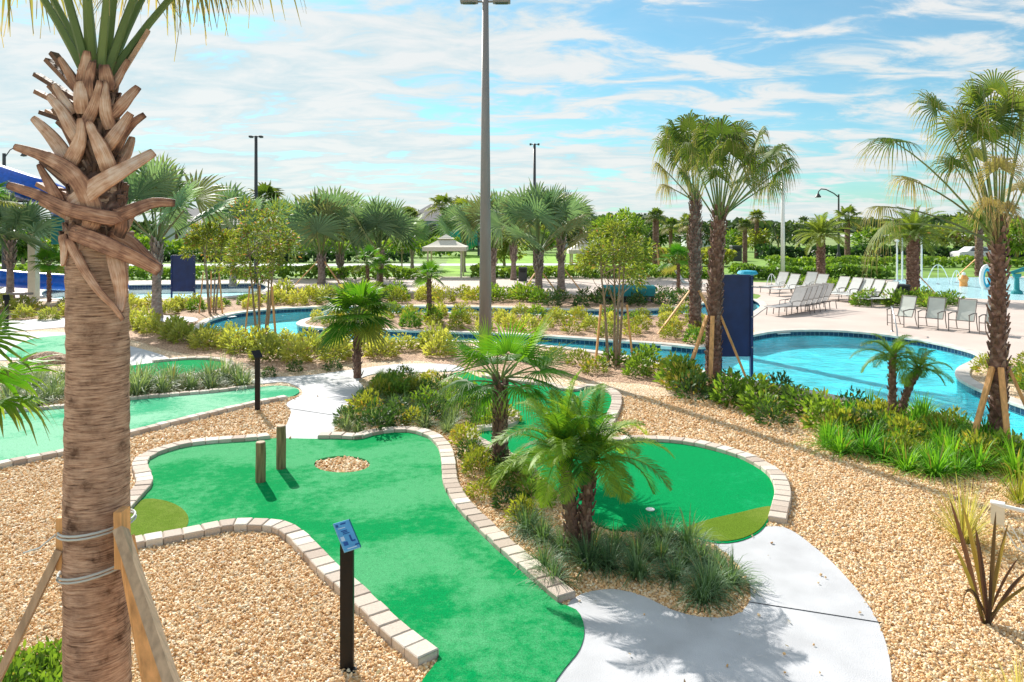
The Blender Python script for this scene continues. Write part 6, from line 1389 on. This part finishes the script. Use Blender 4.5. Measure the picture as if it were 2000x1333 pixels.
for px, tp, lb in ((1752, 470, 'left'), (1762, 462, 'middle'), (1800, 462, 'right')):
    b = Vector(gxy(px, 550)); z = P(0, tp, b.y).z; mb = MB(); root = empty('spray_post', b)
    mb.tube([(0, 0, 0), (0, 0, z*.8), (.0, 0, z)], [.06, .05, .05], 10); mb.build('post', M['white'], root)
    mb = MB(); mb.lathe([(.0, .1), (.16, 0), (.12, -.1), (0, -.1)], 12, (0, 0, z)); mb.build('spray_head', M['purple'] if lb == 'middle' else M['white'], root); tag(root, 'white spray post on the splash pad, the %s one beside the date palm' % lb, 'spray post')
b = Vector(gxy(1882, 560)); root = empty('splash_toy', b); mb = MB(); z = P(0, 538, b.y).z
mb.lathe([(.22, 0), (.2, z*.4), (.28, z*.7), (.16, z), (0, z)], 14); mb.build('body', M['orange'], root); mb = MB(); mb.lathe([(.1, 0), (.1, .15), (0, .2)], 10, (0, 0, z)); mb.build('cap', M['white'], root); tag(root, 'orange splash toy standing on the splash pad', 'splash toy')
b = Vector(gxy(1927, 566)); root = empty('splash_ring', b); k = b.y/F; mb = MB(); mc = MB()
for j, (rr, mbx) in enumerate(((23*k, mb), (16*k, mc))):
    mbx.tube([(math.cos(a)*rr*.45, 0, 23*k+math.sin(a)*rr) for a in [i*math.pi/12 for i in range(25)]], .11 if j == 0 else .09, 10)
mb.build('outer_hoop', M['white'], root); mc.build('inner_hoop', M['tealsail'], root); tag(root, 'white and blue splash hoop left behind the shaggy right palm', 'splash toy')
b = Vector(gxy(1986, 575)); root = empty('water_cannon', b); z = P(0, 535, b.y).z; mb = MB(); mb.lathe([(.28, 0), (.26, .15), (.13, .25), (.11, z*.8), (.2, z*.85), (.2, z)], 14); mb.build('pedestal', M['teal'], root)
mb = MB(); mb.tube([(-.5, 0, z), (.45, 0, z+.25)], [.06, .12], 10); mb.build('barrel', M['teal'], root); tag(root, 'teal water cannon at the right edge of the splash pad', 'splash toy')
b = Vector(gxy(1460, 560)); root = empty('splash_table', b); z = P(0, 528, b.y).z; mb = MB(); mb.lathe([(.0, z), (.5, z-.05), (.6, z-.2), (.5, z-.25), (.2, z-.35), (.18, 0)], 22); mb.build('bowl', M['tealsail'], root); tag(root, 'teal bowl shaped water feature behind the large navy board', 'water feature')
# car
def car(px, py, label, m, sx=1):
    b = Vector(gxy(px, py)); root = empty('parked_car', b)
    prof = [(-2.2, .35), (-2.2, .85), (-1.9, .95), (-1.3, 1.0), (-.75, 1.45), (.7, 1.48), (1.4, 1.05), (2.15, .95), (2.25, .6), (2.2, .35)]
    V = []; n = len(prof)
    for y, ins in ((-.88, 0), (.88, 0)):
        for x, z in prof: V.append((x, y*(.82 if z > 1.2 else 1), z))
    Q = [(k, k+n, (k+1) % n+n, (k+1) % n) for k in range(n)]; V += [(0, -.86, .8), (0, .86, .8)]; T = [(2*n, k, (k+1) % n) for k in range(n)]+[(2*n+1, (k+1) % n+n, k+n) for k in range(n)]
    mb = MB(); mb.add(V, Q, T); mb.build('body', M[m], root)
    for s in (-1, 1): mb = MB(); mb.add([(-1.1, s*.86, 1.02), (1.15, s*.86, 1.02), (.62, s*.76, 1.38), (-.7, s*.76, 1.38)], [(0, 1, 2, 3)]); mb.build('side_window', M['glass'], root)
    for x in (-1.4, 1.4):
        for s in (-1, 1):
            mb = MB(); mb.tube([(x, s*.72, .33), (x, s*.92, .33)], .33, 18); w_ = mb.build('wheel', M['rubber'], root)
            mb = MB(); mb.tube([(x, s*.925, .33), (x, s*.935, .33)], .18, 14); mb.build('rim', M['steel'], w_)
    tag(root, label, 'car')
car(1905, 509, 'white car parked beyond the splash pad left of the shaggy palm trunk', 'white')
car(1990, 507, 'dark car parked at the right edge beyond the splash pad', 'dark')
# utility boxes at the right edge
def utility():
    b = Vector(gxy(1975, 1090)); root = empty('irrigation_valve_rack', b); D = b.y
    z1 = P(0, 985, D).z
    mb = MB(); mb.tube([(-.18, 0, z1), (.25, -.35, z1-.02), (.5, -.6, z1-.03)], .022, 8); mb.build('top_pipe', M['white'], root)
    for x, y in ((-.14, 0), (.12, -.22)):
        mb = MB(); mb.box((x, y, z1-.10), (.12, .09, .22), Matrix.Rotation(R(-35), 3, 'Z'), bev=.012); bx_ = mb.build('control_box', M['cream'], root)
        mb = MB(); mb.box((x, y, z1+.012), (.13, .1, .02), Matrix.Rotation(R(-35), 3, 'Z'), bev=.005); mb.build('lid', M['white'], bx_)
    for x, y in ((.1, -.25), (.42, -.5)): mb = MB(); mb.tube([(x, y, z1-.15), (x, y, 0)], .018, 8); mb.build('leg', M['galv'], root)
    for k in range(4): mb = MB(); mb.tube([(-.1+.06*k, -.05*k, z1-.2), (-.02+.06*k, -.1-.04*k, z1-.4), (.15, -.3, .05)], .007, 6); mb.build('cable', M['white'], root)
    mb = MB(); mb.box((.42, -.3, z1-.18), (.4, .35, .3), Matrix.Rotation(R(-35), 3, 'Z'), bev=.03); mb.build('valve_box', M['teal'], root)
    tag(root, 'white irrigation control boxes on a pipe rack at the right edge', 'utility box')
utility()
# dead leaves blown over the beds
V = []; Q = []; C = []; n4 = 0
LY = nrng.uniform(4.6, 15, 2600); LX = nrng.uniform(-.7, .7, 2600)*LY; bad = inside(POOL, LX, LY)
for q in (TA, TB, TD): bad |= inside(q, LX, LY)
for q in (PW['right'], PW['centre']): bad |= inside(q, LX, LY) & (nrng.random(2600) < .93)
for x, y in zip(LX[~bad].tolist(), LY[~bad].tolist()):
    a = rng.uniform(0, 6.28); L = rng.uniform(.012, .035); w_ = L*rng.uniform(.25, .5); d = Vector((math.cos(a), math.sin(a), rng.uniform(-.2, .3))); s = Vector((-math.sin(a), math.cos(a), rng.uniform(-.3, .3))); p = Vector((x, y, rng.uniform(.036, .046)))
    V += [tuple(p-d*L), tuple(p-s*w_), tuple(p+d*L), tuple(p+s*w_)]; Q.append((n4, n4+1, n4+2, n4+3)); n4 += 4; C += [(rng.random(), rng.choice([0, .5, 1]), 0)]*4
mb = MB(); mb.add(V, Q, col=C); o = mb.build('leaf_litter', leafmat('litter', (.10, .06, .03), (.32, .20, .09), dead=(.45, .36, .2), trans=.1)); tag(o, 'dry brown leaves scattered over the gravel', 'leaf litter', kind='stuff')
# golf cup marker
b = gxy(1270, 1001); mb = MB(); mb.lathe([(.052, .0), (.055, .006), (.050, .012), (.044, .009), (.0, .007)], 24); o = mb.build('golf_cup', M['white'], None, (b[0], b[1], TZ)); tag(o, 'white golf cup rim on the right green', 'golf cup')
# small boulder at the far left green
import bmesh
bm = bmesh.new(); bmesh.ops.create_icosphere(bm, subdivisions=3, radius=1)
for v in bm.verts: v.co *= 1+.12*math.sin(v.co.x*4+1)*math.cos(v.co.y*5); v.co.x *= .62; v.co.y *= .35; v.co.z *= .22
me = bpy.data.meshes.new('boulder'); bm.to_mesh(me); bm.free()
o = put(me, 'boulder', M['mulch'], None, (*gxy(92, 708)[:2], .04)); tag(o, 'flat brown boulder left of the huge trunk at the far left green', 'boulder')
